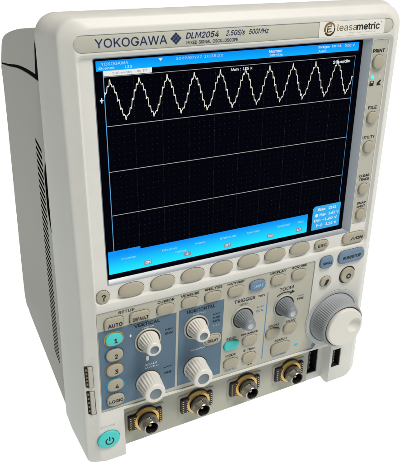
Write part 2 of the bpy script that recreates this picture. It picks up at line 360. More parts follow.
    'B': (456, (('60,0 60,509 241,509 289,504 329,491 359,469 381,442 394,410 398,374 395,344 387,320 373,301 356,286 336,275 315,267 315,262 339,257 363,245 385,227 402,203 414,173 418,136 413,100 400,67 377,39 344,18 301,4 247,0 125,57 245,57 296,63 330,80 349,105 355,137 352,161 342,184 327,203 306,218 279,228 248,231 125,231 125,285 238,285 265,288 288,296 308,309 323,326 333,348 336,372 330,403 313,429 283,446 240,452 125,452', '0,1,53 53,1,2 53,2,3 53,3,4 53,4,5 53,5,52 52,5,6 0,53,41 51,52,6 50,51,6 50,6,7 49,50,7 49,7,8 48,49,8 48,8,9 47,48,9 46,47,9 46,9,10 45,46,10 45,10,11 44,45,11 44,11,12 43,44,12 42,43,12 42,12,13 0,41,40 40,41,42 40,42,13 40,13,14 40,14,15 40,15,16 40,16,17 40,17,39 39,17,18 0,40,28 38,39,18 37,38,18 37,18,19 36,37,19 36,19,20 35,36,20 34,35,20 34,20,21 33,34,21 32,33,21 32,21,22 31,32,22 31,22,23 30,31,23 30,23,24 29,30,24 0,28,29 0,29,24 0,24,25 0,25,26 0,26,27'),)),
    'C': (510, (('267,-7 205,1 150,25 104,63 70,115 48,179 40,254 48,329 70,393 104,445 150,484 205,508 267,516 305,513 340,504 373,490 402,471 427,447 448,418 463,385 473,348 408,348 401,373 389,395 375,413 357,428 337,440 315,449 292,454 267,456 223,450 184,432 150,403 125,364 109,314 103,254 109,194 125,145 151,105 184,76 223,59 267,53 292,55 315,60 337,69 357,81 375,96 389,114 401,136 408,160 473,160 463,124 448,91 428,62 402,38 373,19 341,5 305,-4', '11,12,13 11,13,14 10,11,14 10,14,15 10,15,16 9,10,16 9,16,29 29,16,17 9,29,30 28,29,17 27,28,17 9,30,31 26,27,17 26,17,18 8,9,31 25,26,18 8,31,32 24,25,18 24,18,19 23,24,19 8,32,33 22,23,19 7,8,33 22,19,20 21,22,20 7,33,34 6,7,34 6,34,35 5,6,35 5,35,36 5,36,37 4,5,37 48,49,50 48,50,51 4,37,38 47,48,51 47,51,52 3,4,38 46,47,52 3,38,39 45,46,52 45,52,53 44,45,53 3,39,40 43,44,53 2,3,40 43,53,54 42,43,54 2,40,41 41,42,54 2,41,54 2,54,55 1,2,55 1,55,56 1,56,57 0,1,57'),)),
    'D': (502, (('219,0 96,0 96,57 215,57 272,63 318,81 354,110 379,149 394,198 399,255 394,312 379,361 354,399 320,428 275,446 221,452 93,452 93,509 225,509 294,501 353,478 399,441 433,391 455,329 462,255 455,181 433,119 398,68 351,31 291,8', '16,17,18 16,18,19 16,19,20 16,20,15 15,20,21 14,15,21 13,14,21 13,21,22 12,13,22 11,12,22 11,22,23 10,11,23 10,23,24 9,10,24 8,9,24 8,24,25 7,8,25 7,25,26 6,7,26 6,26,27 5,6,27 4,5,27 4,27,28 3,4,28 1,2,3 1,3,28 1,28,29 1,29,0'), ('125,509 125,0 60,0 60,509', '2,3,0 2,0,1'))),
    'E': (419, (('60,0 60,509 372,509 372,452 125,452 125,286 355,286 355,229 125,229 125,57 375,57 375,0', '0,1,4 4,1,2 4,2,3 0,4,5 0,5,8 8,5,6 8,6,7 0,8,9 0,9,10 0,10,11'),)),
    'F': (410, (('60,0 60,509 369,509 369,452 125,452 125,278 346,278 346,221 125,221 125,0', '0,1,4 4,1,2 4,2,3 0,4,5 0,5,8 8,5,6 8,6,7 0,8,9'),)),
    'G': (520, (('269,-7 205,1 149,25 104,64 69,116 47,179 40,254 47,329 69,393 103,445 149,484 203,508 265,516 304,513 340,504 374,489 403,469 429,445 449,416 465,384 474,349 408,349 399,372 387,393 373,411 356,427 337,439 315,448 291,454 265,456 222,450 183,432 150,404 125,364 109,314 103,254 109,194 125,145 151,105 184,76 224,59 269,53 309,57 345,71 374,93 396,123 410,160 415,202 434,199 283,199 283,256 478,256 478,200 471,141 451,91 419,50 377,19 326,0', '11,12,13 11,13,14 10,11,14 10,14,15 10,15,16 9,10,16 9,16,29 29,16,17 9,29,30 28,29,17 27,28,17 9,30,31 26,27,17 8,9,31 26,17,18 25,26,18 8,31,32 24,25,18 24,18,19 23,24,19 8,32,33 7,8,33 22,23,19 22,19,20 21,22,20 7,33,34 6,7,34 6,34,35 49,50,51 49,51,47 47,51,52 5,6,35 5,35,36 49,47,46 48,47,52 48,52,53 46,49,48 46,48,53 5,36,37 4,5,37 45,46,53 4,37,38 45,53,54 44,45,54 3,4,38 3,38,39 43,44,54 43,54,55 3,39,40 42,43,55 2,3,40 2,40,41 41,42,55 2,41,55 2,55,56 1,2,56 1,56,57 0,1,57'),)),
    'H': (517, (('60,0 60,509 125,509 125,289 392,289 392,509 457,509 457,0 392,0 392,232 125,232 125,0', '0,1,2 0,2,3 4,5,6 4,6,7 0,3,10 10,3,4 10,4,9 9,4,7 0,10,11 8,9,7'),)),
    'I': (185, (('60,0 125,0 125,509 60,509', '0,1,2 0,2,3'),)),
    'K': (467, (('104,145 104,216 122,239 139,261 157,282 174,303 193,324 212,344 364,509 448,509 231,276 228,276', '7,8,9 7,9,10 6,7,10 5,6,10 4,5,11 11,5,10 3,4,11 3,11,0 2,3,0 1,2,0'), ('60,0 60,509 125,509 125,334 124,225 125,193 125,0', '0,1,2 0,2,3 0,3,4 0,4,5 0,5,6'), ('372,0 188,259 228,309 449,0', '1,2,3 0,1,3'))),
    'L': (393, (('60,0 60,509 125,509 125,57 361,57 361,0', '0,1,2 0,2,3 0,3,4 0,4,5'),)),
    'M': (628, (('60,0 60,509 152,509 277,187 282,174 287,159 293,141 299,123 305,103 311,84 317,65 322,49 307,49 312,65 318,83 324,102 330,121 336,140 342,158 348,174 352,187 476,509 568,509 568,0 504,0 504,291 504,308 504,327 505,347 505,369 506,413 507,435 507,457 513,457 505,433 498,409 490,386 482,363 474,341 467,322 461,305 456,291 342,0 286,0 170,291 165,304 159,321 152,340 145,361 137,384 129,408 121,432 112,457 119,457 119,437 120,416 120,394 121,372 122,328 122,309 122,291 122,0', '0,1,52 52,1,2 52,2,53 53,2,3 20,21,32 32,21,22 32,22,33 33,22,23 0,52,51 54,53,3 20,32,31 34,33,31 31,33,23 55,54,51 51,54,3 20,31,34 34,31,30 20,34,35 0,51,55 55,51,50 0,55,56 20,35,36 0,56,57 20,36,37 0,57,58 20,37,38 20,38,39 0,58,59 20,39,40 0,59,60 20,40,41 0,60,61 20,41,42 19,20,42 18,19,42 17,18,42 16,17,42 15,16,42 14,15,42 13,14,10 10,14,42 13,10,11 12,13,11'),)),
    'N': (523, (('60,0 60,509 136,509 343,183 352,169 363,151 375,130 388,107 401,82 414,55 405,54 402,81 401,108 400,134 399,157 399,178 399,195 399,509 463,509 463,0 387,0 202,290 190,310 177,331 164,354 148,381 108,452 119,454 122,384 123,354 124,328 125,307 125,291 125,0', '0,1,26 26,1,2 26,2,27 27,2,3 16,17,18 16,18,19 28,27,25 25,27,3 0,26,28 28,26,25 0,28,29 24,25,3 23,24,3 0,29,30 22,23,3 0,30,31 21,22,3 0,31,32 0,32,33 20,21,3 15,16,19 20,3,4 14,15,19 20,4,5 13,14,19 20,5,6 12,13,19 20,6,7 11,12,19 20,7,8 20,8,10 10,8,9 10,11,19 20,10,19'),)),
    'O': (533, (('267,-7 205,1 150,25 105,63 70,115 48,179 40,254 48,329 70,393 105,445 150,484 205,508 267,516 329,508 384,484 429,445 464,393 486,329 493,254 486,179 464,115 429,63 384,25 329,1 267,53 310,59 349,76 383,105 408,144 425,194 430,254 425,314 408,365 383,404 349,433 310,450 267,456 223,450 184,433 151,404 125,364 109,314 103,254 109,194 125,144 151,105 184,76 223,59', '11,12,13 10,11,13 10,13,14 9,10,14 9,14,36 36,14,15 9,36,37 35,36,15 34,35,15 9,37,38 8,9,38 34,15,16 33,34,16 8,38,39 32,33,16 8,39,40 7,8,40 32,16,17 31,32,17 7,40,41 6,7,41 31,17,18 30,31,18 6,41,42 5,6,42 5,42,43 29,30,18 29,18,19 5,43,44 28,29,19 4,5,44 28,19,20 4,44,45 27,28,20 3,4,45 27,20,21 3,45,46 26,27,21 3,46,47 25,26,21 25,21,22 2,3,47 2,47,24 24,25,22 2,24,22 1,2,22 1,22,23 0,1,23'),)),
    'P': (445, (('60,0 60,509 235,509 289,503 332,487 366,462 390,430 404,391 409,348 404,304 390,265 366,233 332,207 289,191 235,186 109,186 109,242 233,242 269,246 297,256 318,272 333,294 342,319 344,348 342,376 333,402 318,423 297,439 268,449 232,452 125,452 125,0', '0,1,30 30,1,2 30,2,3 30,3,4 30,4,5 30,5,29 29,5,28 28,5,6 0,30,16 16,30,31 27,28,6 26,27,6 26,6,7 25,26,7 24,25,7 24,7,8 23,24,8 22,23,8 22,8,9 21,22,9 21,9,10 20,21,10 19,20,10 19,10,11 18,19,11 17,18,11 0,16,15 31,16,17 31,17,14 14,17,11 14,11,12 14,12,13 0,15,14 0,14,31'),)),
    'Q': (533, (('245,159 313,159 369,85 384,65 468,-48 401,-48 346,27 331,46', '7,0,1 7,1,2 7,2,3 7,3,4 6,7,4 5,6,4'), ('267,-7 205,1 150,25 105,63 70,115 48,179 40,254 48,329 70,393 105,445 150,484 205,508 267,516 329,508 384,484 429,445 464,393 486,329 493,254 486,179 464,115 429,63 384,25 329,1 267,53 310,59 349,76 383,105 408,144 425,194 430,254 425,314 408,365 383,404 349,433 310,450 267,456 223,450 184,433 151,404 125,364 109,314 103,254 109,194 125,144 151,105 184,76 223,59', '11,12,13 10,11,13 10,13,14 9,10,14 9,14,36 36,14,15 9,36,37 35,36,15 34,35,15 9,37,38 8,9,38 34,15,16 33,34,16 8,38,39 32,33,16 8,39,40 7,8,40 32,16,17 31,32,17 7,40,41 6,7,41 31,17,18 30,31,18 6,41,42 5,6,42 5,42,43 29,30,18 29,18,19 5,43,44 28,29,19 4,5,44 28,19,20 4,44,45 27,28,20 3,4,45 27,20,21 3,45,46 26,27,21 3,46,47 25,26,21 25,21,22 2,3,47 2,47,24 24,25,22 2,24,22 1,2,22 1,22,23 0,1,23'))),
    'R': (449, (('60,0 60,509 236,509 290,504 333,489 367,465 390,433 405,395 409,352 405,309 390,271 367,240 333,217 289,203 236,198 96,198 96,255 234,255 269,258 298,267 319,281 334,300 342,324 345,352 342,380 334,405 319,425 298,440 269,449 233,452 125,452 125,0', '0,1,16 16,1,30 30,1,2 30,2,3 30,3,4 30,4,5 30,5,29 29,5,28 28,5,6 16,30,31 27,28,6 26,27,6 26,6,7 25,26,7 24,25,7 24,7,8 23,24,8 22,23,8 22,8,9 21,22,9 21,9,10 20,21,10 19,20,10 19,10,11 18,19,11 17,18,11 0,16,15 31,16,17 31,17,14 14,17,11 14,11,12 14,12,13 0,15,14 0,14,31'), ('353,0 230,229 303,229 428,0', '0,1,2 0,2,3'))),
    'S': (447, (('224,-9 172,-4 128,9 91,31 64,60 46,96 38,137 104,137 110,110 123,88 142,71 166,59 194,52 224,49 257,52 286,60 311,74 329,92 341,114 346,139 342,161 332,179 316,193 296,205 272,214 245,222 184,239 128,260 86,289 60,326 52,372 58,413 75,448 102,476 138,498 180,511 227,516 275,511 316,498 351,476 377,449 394,415 401,378 337,378 326,412 302,437 267,453 225,459 194,456 167,448 145,435 129,418 118,398 115,376 119,352 131,334 148,319 169,308 191,300 212,293 264,279 287,272 312,264 336,252 359,238 379,220 395,198 405,171 408,139 403,99 386,64 360,34 323,11 278,-4', '35,36,37 34,35,37 34,37,38 33,34,38 33,38,39 32,33,39 32,39,47 47,39,40 32,47,48 46,47,40 32,48,49 45,46,40 45,40,41 31,32,49 31,49,50 44,45,41 31,50,51 31,51,52 44,41,42 30,31,52 43,44,42 30,52,53 30,53,54 29,30,54 29,54,55 29,55,56 28,29,56 28,56,57 28,57,58 28,58,59 28,59,60 27,28,60 27,60,61 27,61,62 27,62,63 26,27,63 26,63,64 25,26,64 25,64,65 24,25,65 24,65,66 23,24,66 22,23,66 22,66,67 21,22,67 20,21,67 20,67,68 19,20,68 18,19,68 18,68,69 5,6,7 5,7,8 17,18,69 5,8,9 17,69,70 4,5,9 16,17,70 4,9,10 15,16,70 4,10,11 15,70,71 14,15,71 3,4,11 3,11,12 13,14,71 3,12,13 3,13,71 3,71,72 2,3,72 2,72,73 1,2,73 1,73,0'),)),
    'T': (449, (('32,452 32,509 417,509 417,452 257,452 257,0 193,0 193,452', '0,1,2 0,2,3 7,0,3 6,7,4 4,7,3 6,4,5'),)),
    'U': (517, (('259,-8 203,-2 154,15 114,43 85,80 66,124 60,173 60,509 124,509 124,178 128,144 141,113 160,87 187,68 220,56 259,52 298,56 331,68 357,87 377,113 389,144 393,178 393,509 457,509 457,173 451,124 433,80 403,43 363,15 315,-2', '6,7,8 6,8,9 21,22,23 21,23,24 6,9,10 20,21,24 5,6,10 20,24,25 5,10,11 19,20,25 19,25,26 4,5,11 4,11,12 18,19,26 4,12,13 17,18,26 3,4,13 17,26,27 3,13,14 16,17,27 15,16,27 3,14,15 3,15,27 3,27,28 2,3,28 1,2,28 1,28,29 0,1,29'),)),
    'V': (480, (('204,0 16,509 84,509 192,206 203,176 215,137 230,89 248,31 235,31 252,90 267,138 279,176 290,206 395,509 463,509 278,0', '0,1,2 0,2,3 12,13,14 12,14,15 0,3,4 11,12,15 10,11,15 0,4,5 9,10,15 0,5,6 8,9,7 7,9,15 0,6,7 0,7,15'),)),
    'W': (686, (('155,0 16,509 82,509 163,196 170,171 175,145 181,120 187,94 192,67 197,40 189,40 194,67 200,94 205,120 211,145 218,171 224,196 306,509 380,509 462,196 468,171 474,145 480,120 486,94 492,67 497,40 488,40 493,67 499,94 504,120 510,145 517,171 523,196 603,509 670,509 530,0 455,0 368,323 359,356 351,391 344,431 336,475 350,475 342,433 335,395 327,359 318,323 230,0', '0,1,2 0,2,3 16,17,41 41,17,18 41,18,42 42,18,19 32,33,34 32,34,35 16,41,43 43,41,40 43,42,40 40,42,19 16,43,44 39,40,19 16,44,45 38,39,19 16,45,46 37,38,19 16,46,47 36,37,19 0,3,4 15,16,47 36,19,20 31,32,35 0,4,5 14,15,47 36,20,21 30,31,35 0,5,6 13,14,47 36,21,22 29,30,35 0,6,7 12,13,47 36,22,23 28,29,35 0,7,8 11,12,47 36,23,24 27,28,35 0,8,10 10,8,9 10,11,47 36,24,26 26,24,25 26,27,35 0,10,47 36,26,35'),)),
    'X': (474, (('18,0 217,284 217,236 29,509 104,509 178,400 192,379 204,361 214,345 223,329 233,312 243,292 232,292 243,311 252,329 261,345 272,361 284,379 298,400 374,509 446,509 259,239 259,287 456,0 382,0 292,129 279,149 268,165 259,180 250,195 241,212 230,231 244,231 235,213 225,196 216,181 206,166 195,149 182,129 91,0', '2,3,4 2,4,5 18,19,20 18,20,21 2,5,6 17,18,21 2,6,7 16,17,21 2,7,8 15,16,21 2,8,1 1,8,9 14,15,22 22,15,21 1,9,10 13,14,22 1,10,12 12,10,11 12,13,22 1,12,22 1,22,23 0,1,31 31,1,32 32,1,23 0,31,33 33,31,30 33,32,30 30,32,23 0,33,34 29,30,23 0,34,35 28,29,23 0,35,36 27,28,23 0,36,37 26,27,23 0,37,38 25,26,23 0,38,39 24,25,23'),)),
    'Y': (472, (('203,0 203,208 16,509 91,509 192,344 208,318 222,292 236,264 250,230 224,230 237,265 251,293 265,318 280,344 381,509 455,509 268,208 268,0', '1,2,3 1,3,4 13,14,15 13,15,16 1,4,5 12,13,16 11,12,16 1,5,6 10,11,16 1,6,7 9,10,8 8,10,16 1,7,8 1,8,16 0,1,16 0,16,17'),)),
    'Z': (438, (('42,0 42,46 273,385 289,408 306,431 323,453 341,476 348,454 317,453 285,452 254,452 223,452 40,452 40,509 397,509 397,462 169,129 152,105 134,81 116,57 97,33 90,54 121,56 152,57 183,57 214,57 399,57 399,0', '12,13,14 12,14,6 6,14,15 12,6,5 7,6,15 7,15,16 8,7,5 5,7,16 12,5,8 8,5,4 12,8,9 12,9,10 12,10,11 24,25,26 24,26,27 23,24,27 22,23,27 21,22,27'),)),
    'a': (389, (('160,-9 126,-5 94,5 68,22 48,45 35,73 30,108 34,138 43,161 58,179 78,193 100,203 125,211 152,216 178,220 209,224 234,227 252,230 265,235 273,243 276,255 276,257 273,279 267,297 256,311 240,322 220,329 196,331 171,329 149,322 132,313 118,301 107,288 100,274 41,291 57,322 79,346 104,364 133,375 163,382 194,384 215,383 239,379 263,372 286,360 306,343 322,320 333,290 337,251 337,0 277,0 277,52 272,52 264,38 252,25 236,12 215,1 190,-6 170,45 202,49 228,59 248,74 263,93 272,115 276,138 276,190 270,186 259,182 246,179 231,176 216,173 200,171 186,169 175,168 154,164 134,159 117,150 103,139 95,124 92,105 94,87 102,72 114,61 130,52 149,47', '39,40,41 39,41,42 38,39,42 38,42,43 37,38,43 37,43,44 36,37,44 36,44,45 35,36,45 35,45,27 27,45,46 35,27,28 26,27,46 35,28,29 25,26,46 35,29,30 34,35,30 24,25,46 24,46,47 34,30,31 23,24,47 34,31,32 22,23,47 33,34,32 22,47,48 21,22,48 20,21,48 19,20,48 19,48,49 18,19,49 17,18,65 65,18,49 16,17,65 15,16,65 14,15,65 13,14,65 12,13,65 11,12,65 10,11,65 9,10,65 9,65,66 64,65,49 9,66,67 9,67,68 8,9,68 8,68,69 8,69,70 8,70,71 8,71,72 8,72,73 8,73,74 8,74,75 7,8,75 7,75,76 7,76,77 7,77,78 63,64,49 6,7,78 6,78,79 62,63,49 5,6,79 5,79,80 61,62,51 51,62,49 5,80,81 60,61,51 4,5,81 4,81,82 4,82,83 59,60,52 52,60,51 4,83,84 59,52,53 50,51,49 58,59,53 4,84,58 4,58,53 3,4,53 3,53,54 3,54,55 2,3,55 2,55,56 1,2,56 1,56,57 0,1,57'),)),
    'c': (396, (('207,-8 159,-2 117,16 82,46 56,85 40,133 34,187 40,243 56,291 82,330 117,360 159,378 207,384 234,383 260,377 284,368 305,356 324,341 340,322 353,301 362,277 303,262 298,276 290,289 281,301 270,311 257,319 242,325 226,329 207,330 173,325 145,310 124,287 108,258 99,224 96,187 99,151 108,117 124,89 145,66 173,51 207,46 226,48 243,52 258,58 271,66 282,76 292,89 299,102 304,117 363,102 354,78 341,56 325,37 306,21 285,9 261,-1 235,-6', '11,12,13 11,13,14 10,11,14 10,14,15 10,15,16 9,10,16 9,16,17 9,17,29 29,17,18 8,9,30 30,9,29 28,29,18 27,28,18 8,30,31 26,27,18 26,18,19 25,26,19 24,25,19 8,31,32 23,24,19 23,19,20 7,8,32 22,23,20 7,32,33 22,20,21 7,33,34 6,7,34 6,34,35 5,6,35 5,35,36 5,36,37 4,5,37 4,37,38 48,49,50 48,50,51 47,48,51 46,47,51 4,38,39 3,4,39 46,51,52 45,46,52 44,45,52 3,39,40 43,44,52 43,52,53 42,43,53 3,40,41 41,42,53 3,41,53 2,3,53 2,53,54 2,54,55 1,2,55 1,55,56 1,56,57 0,1,57'),)),
    'd': (424, (('195,-8 151,-2 111,16 79,45 55,84 39,133 34,189 39,245 55,293 79,332 112,361 151,378 196,384 228,381 253,373 272,360 287,346 298,331 306,319 311,319 311,509 372,509 372,0 313,0 313,59 307,59 298,46 287,31 272,17 252,4 227,-5 205,47 236,51 263,65 284,86 299,115 309,150 312,189 309,229 300,263 284,291 263,312 237,325 205,330 172,325 145,311 124,290 108,261 99,227 96,189 99,151 109,117 124,88 145,66 172,51', '19,20,21 19,21,22 11,12,13 11,13,14 10,11,14 10,14,15 9,10,15 9,15,16 9,16,17 8,9,44 44,9,43 43,9,17 43,17,18 42,43,18 41,42,18 8,44,45 41,18,19 41,19,40 40,19,39 39,19,22 8,45,46 7,8,46 7,46,47 38,39,22 7,47,48 6,7,48 37,38,22 6,48,49 6,49,50 36,37,22 5,6,50 5,50,51 35,36,22 4,5,51 4,51,52 34,35,24 24,35,22 4,52,53 33,34,24 3,4,53 3,53,54 32,33,25 25,33,24 32,25,26 23,24,22 3,54,31 31,32,26 3,31,26 3,26,27 2,3,27 2,27,28 2,28,29 1,2,29 1,29,30 0,1,30'),)),
    'e': (404, (('212,-8 161,-2 117,16 82,46 56,85 40,132 34,187 39,242 55,290 81,329 115,359 157,378 205,384 236,382 266,374 294,361 319,341 341,315 357,282 368,242 371,194 371,169 75,169 75,221 338,221 310,202 307,237 298,269 283,294 263,314 237,326 205,330 173,326 146,313 125,294 109,270 99,241 96,211 96,178 100,139 110,106 128,80 151,61 179,50 212,46 234,48 254,53 271,61 285,73 297,88 306,105 365,91 353,63 335,39 311,19 283,4 249,-5', '11,12,13 11,13,14 10,11,14 10,14,15 10,15,16 9,10,16 9,16,31 31,16,17 9,31,32 30,31,17 8,9,32 29,30,17 8,32,33 29,17,18 28,29,18 8,33,34 27,28,18 8,34,35 7,8,35 27,18,19 7,35,36 26,27,19 26,19,24 24,19,20 6,7,23 23,7,36 23,36,37 25,26,24 6,23,22 37,23,24 37,24,20 38,37,20 38,20,21 5,6,22 39,38,21 5,22,21 5,21,39 5,39,40 4,5,40 4,40,41 49,50,51 49,51,52 48,49,52 3,4,41 3,41,42 47,48,52 47,52,53 3,42,43 46,47,53 45,46,53 3,43,44 44,45,53 3,44,53 2,3,53 2,53,54 2,54,55 1,2,55 1,55,56 0,1,56'),)),
    'g': (425, (('207,-151 168,-148 134,-140 105,-127 82,-110 64,-91 51,-69 101,-41 110,-53 122,-66 136,-78 154,-88 178,-95 207,-97 249,-92 282,-75 304,-47 311,-6 311,68 306,68 298,56 287,41 272,28 252,16 227,8 195,5 152,10 113,27 80,53 55,90 39,136 34,191 39,246 55,293 80,332 112,361 152,378 196,384 228,382 253,373 273,360 288,346 299,331 308,319 313,319 313,379 372,379 372,-9 367,-54 350,-90 324,-117 291,-136 251,-147 205,59 237,63 264,75 285,95 300,121 309,154 312,193 309,231 300,264 285,291 264,312 237,325 205,330 172,325 145,312 124,290 109,262 99,229 96,193 99,155 109,123 124,96 145,76 172,63', '36,37,38 36,38,39 44,45,46 44,46,47 35,36,39 35,39,40 34,35,40 34,40,41 34,41,42 33,34,66 66,34,65 65,34,42 65,42,43 64,65,43 63,64,43 33,66,67 63,43,44 63,44,62 62,44,61 61,44,60 60,44,47 33,67,68 32,33,68 32,68,69 32,69,70 31,32,70 59,60,47 31,70,71 31,71,72 58,59,47 30,31,72 30,72,73 57,58,47 29,30,73 29,73,74 56,57,18 18,57,47 29,74,75 55,56,18 28,29,75 28,75,76 54,55,19 19,55,18 54,19,20 17,18,47 28,76,53 53,54,20 28,53,20 28,20,21 27,28,21 27,21,22 27,22,23 26,27,23 26,23,24 25,26,24 16,17,47 16,47,48 6,7,8 15,16,48 6,8,9 15,48,49 6,9,10 5,6,10 14,15,49 5,10,11 5,11,12 14,49,50 4,5,12 13,14,50 4,12,13 4,13,50 3,4,50 3,50,51 2,3,51 2,51,52 1,2,52 1,52,0'),)),
    'h': (410, (('114,227 114,0 53,0 53,509 114,509 114,287 102,287 124,332 152,362 187,379 227,384 264,380 295,369 321,349 341,321 353,285 357,240 357,0 296,0 296,235 290,275 273,304 246,323 210,329 184,326 161,317 141,303 126,283 117,257', '2,3,4 2,4,6 6,4,5 9,10,11 9,11,12 8,9,12 8,12,13 7,8,13 7,13,23 23,13,14 6,7,25 25,7,24 24,7,23 22,23,14 21,22,14 21,14,15 6,25,26 20,21,15 6,26,27 2,6,28 28,6,27 20,15,16 19,20,16 2,28,0 19,16,17 18,19,17 2,0,1'),)),
    'i': (167, (('53,0 53,379 114,379 114,0', '0,1,2 0,2,3'), ('84,443 67,446 54,455 44,468 41,483 44,499 54,512 67,521 84,524 100,521 114,512 123,499 126,483 123,468 114,455 100,446', '7,8,9 6,7,9 6,9,10 5,6,10 5,10,11 4,5,11 4,11,12 3,4,12 3,12,13 2,3,13 2,13,14 1,2,14 1,14,15 0,1,15'))),
    'k': (381, (('110,137 110,212 121,212 284,379 360,379 184,199 177,199', '2,3,4 2,4,5 0,1,2 0,2,6 6,2,5'), ('53,0 53,509 114,509 114,0', '0,1,2 0,2,3'), ('294,0 148,186 191,229 372,0', '1,2,3 0,1,3'))),
    'l': (189, (('139,-2 101,3 74,20 58,47 53,84 53,509 114,509 114,99 115,77 120,62 130,54 146,52 154,52 160,53 165,53 170,54 181,3 172,1 162,-1 151,-2', '4,5,6 4,6,7 4,7,8 3,4,8 3,8,9 3,9,10 3,10,11 14,15,16 13,14,16 12,13,16 11,12,16 3,11,16 2,3,16 1,2,16 0,1,16 0,16,17 0,17,18 0,18,19'),)),
    'm': (610, (('53,0 53,379 112,379 112,295 108,295 118,323 132,346 151,363 172,376 195,384 219,386 257,380 287,361 309,331 321,295 312,295 322,321 337,343 357,361 381,375 407,383 437,386 468,383 497,372 522,354 541,328 553,296 557,255 557,0 496,0 496,254 490,289 473,313 447,326 419,330 395,328 374,320 358,307 345,290 338,270 335,247 335,0 274,0 274,260 269,288 253,311 229,326 199,330 178,328 158,320 140,307 126,289 117,266 114,238 114,0', '9,10,11 20,21,22 8,9,11 19,20,22 19,22,23 8,11,12 0,1,2 0,2,4 4,2,3 7,8,12 18,19,23 18,23,24 6,7,12 17,18,24 6,12,13 17,24,25 5,6,47 47,6,13 16,17,34 34,17,25 47,13,46 46,13,14 5,47,48 16,34,35 33,34,25 33,25,26 5,48,49 16,35,36 32,33,26 45,46,14 4,5,49 15,16,36 4,49,50 15,36,37 31,32,26 44,45,15 15,45,14 4,50,51 15,37,38 31,26,27 0,4,52 52,4,51 44,15,38 44,38,39 30,31,27 43,44,39 43,39,40 0,52,53 42,43,40 30,27,28 29,30,28 42,40,41 0,53,54'),)),
    'n': (410, (('114,227 114,0 53,0 53,379 112,379 112,287 102,287 124,332 152,362 187,379 227,384 264,380 295,369 321,349 341,321 353,285 357,240 357,0 296,0 296,235 290,275 273,304 246,323 210,329 184,326 161,317 141,303 126,283 117,257', '9,10,11 9,11,12 2,3,4 2,4,6 6,4,5 8,9,12 8,12,13 7,8,13 7,13,23 23,13,14 6,7,25 25,7,24 24,7,23 22,23,14 21,22,14 21,14,15 6,25,26 20,21,15 6,26,27 2,6,28 28,6,27 20,15,16 19,20,16 2,28,0 19,16,17 18,19,17 2,0,1'),)),
    'o': (415, (('207,-8 159,-2 117,16 82,46 56,85 40,133 34,187 40,243 56,291 82,330 117,360 159,378 207,384 256,378 299,360 333,330 359,291 376,243 381,187 376,133 359,85 333,46 299,16 256,-2 207,46 242,51 270,66 292,89 307,117 316,151 319,187 316,224 307,258 292,287 270,310 242,325 207,330 173,325 145,310 124,287 108,258 99,224 96,187 99,151 108,117 124,89 145,66 173,51', '11,12,13 11,13,14 10,11,14 9,10,14 9,14,15 8,9,37 37,9,36 36,9,15 36,15,35 35,15,16 8,37,38 34,35,16 8,38,39 33,34,16 7,8,39 33,16,17 7,39,40 32,33,17 7,40,41 31,32,17 31,17,18 6,7,41 6,41,42 30,31,18 5,6,42 5,42,43 29,30,18 29,18,19 5,43,44 28,29,19 4,5,44 28,19,20 4,44,45 27,28,20 26,27,20 4,45,46 3,4,46 26,20,21 3,46,47 25,26,21 24,25,21 3,47,24 3,24,21 2,3,21 2,21,22 1,2,22 1,22,23 1,23,0'),)),
    'p': (424, (('53,-143 53,379 112,379 112,319 118,319 126,331 137,346 152,360 171,373 197,381 229,384 274,378 313,361 345,332 370,293 385,245 390,189 385,133 370,84 346,45 313,16 274,-2 229,-8 198,-5 173,4 153,17 138,31 127,46 118,59 114,59 114,-143 220,47 253,51 279,66 301,88 316,117 325,151 328,189 325,227 316,261 301,290 280,311 253,325 220,330 188,325 161,312 140,291 125,263 116,229 113,189 116,150 125,115 140,86 162,65 188,51', '9,10,11 8,9,11 0,1,2 0,2,3 8,11,12 7,8,12 7,12,13 6,7,13 5,6,13 5,13,43 43,13,42 42,13,14 4,5,43 4,43,44 4,44,45 41,42,14 0,3,4 0,4,48 48,4,47 47,4,46 46,4,45 40,41,14 40,14,15 39,40,15 38,39,15 38,15,16 0,48,49 37,38,16 0,49,50 36,37,16 36,16,17 35,36,17 0,50,51 35,17,18 34,35,18 0,51,29 29,51,52 33,34,18 29,52,53 33,18,19 32,33,19 29,53,28 28,53,54 0,29,30 27,28,54 31,32,19 27,54,31 27,31,19 26,27,19 26,19,20 25,26,20 24,25,20 24,20,21 23,24,21 23,21,22'),)),
    'r': (259, (('53,0 53,379 112,379 112,321 115,321 130,347 152,367 181,380 213,385 221,385 229,384 237,384 243,384 243,322 239,323 230,324 219,325 207,326 182,323 159,315 140,301 126,284 117,262 114,237 114,0', '7,8,9 7,9,10 7,10,11 7,11,12 7,12,13 6,7,13 0,1,2 0,2,3 5,6,13 4,5,17 17,5,16 16,5,15 15,5,14 14,5,13 4,17,18 4,18,19 0,3,4 0,4,22 22,4,21 21,4,20 20,4,19 0,22,23 0,23,24'),)),
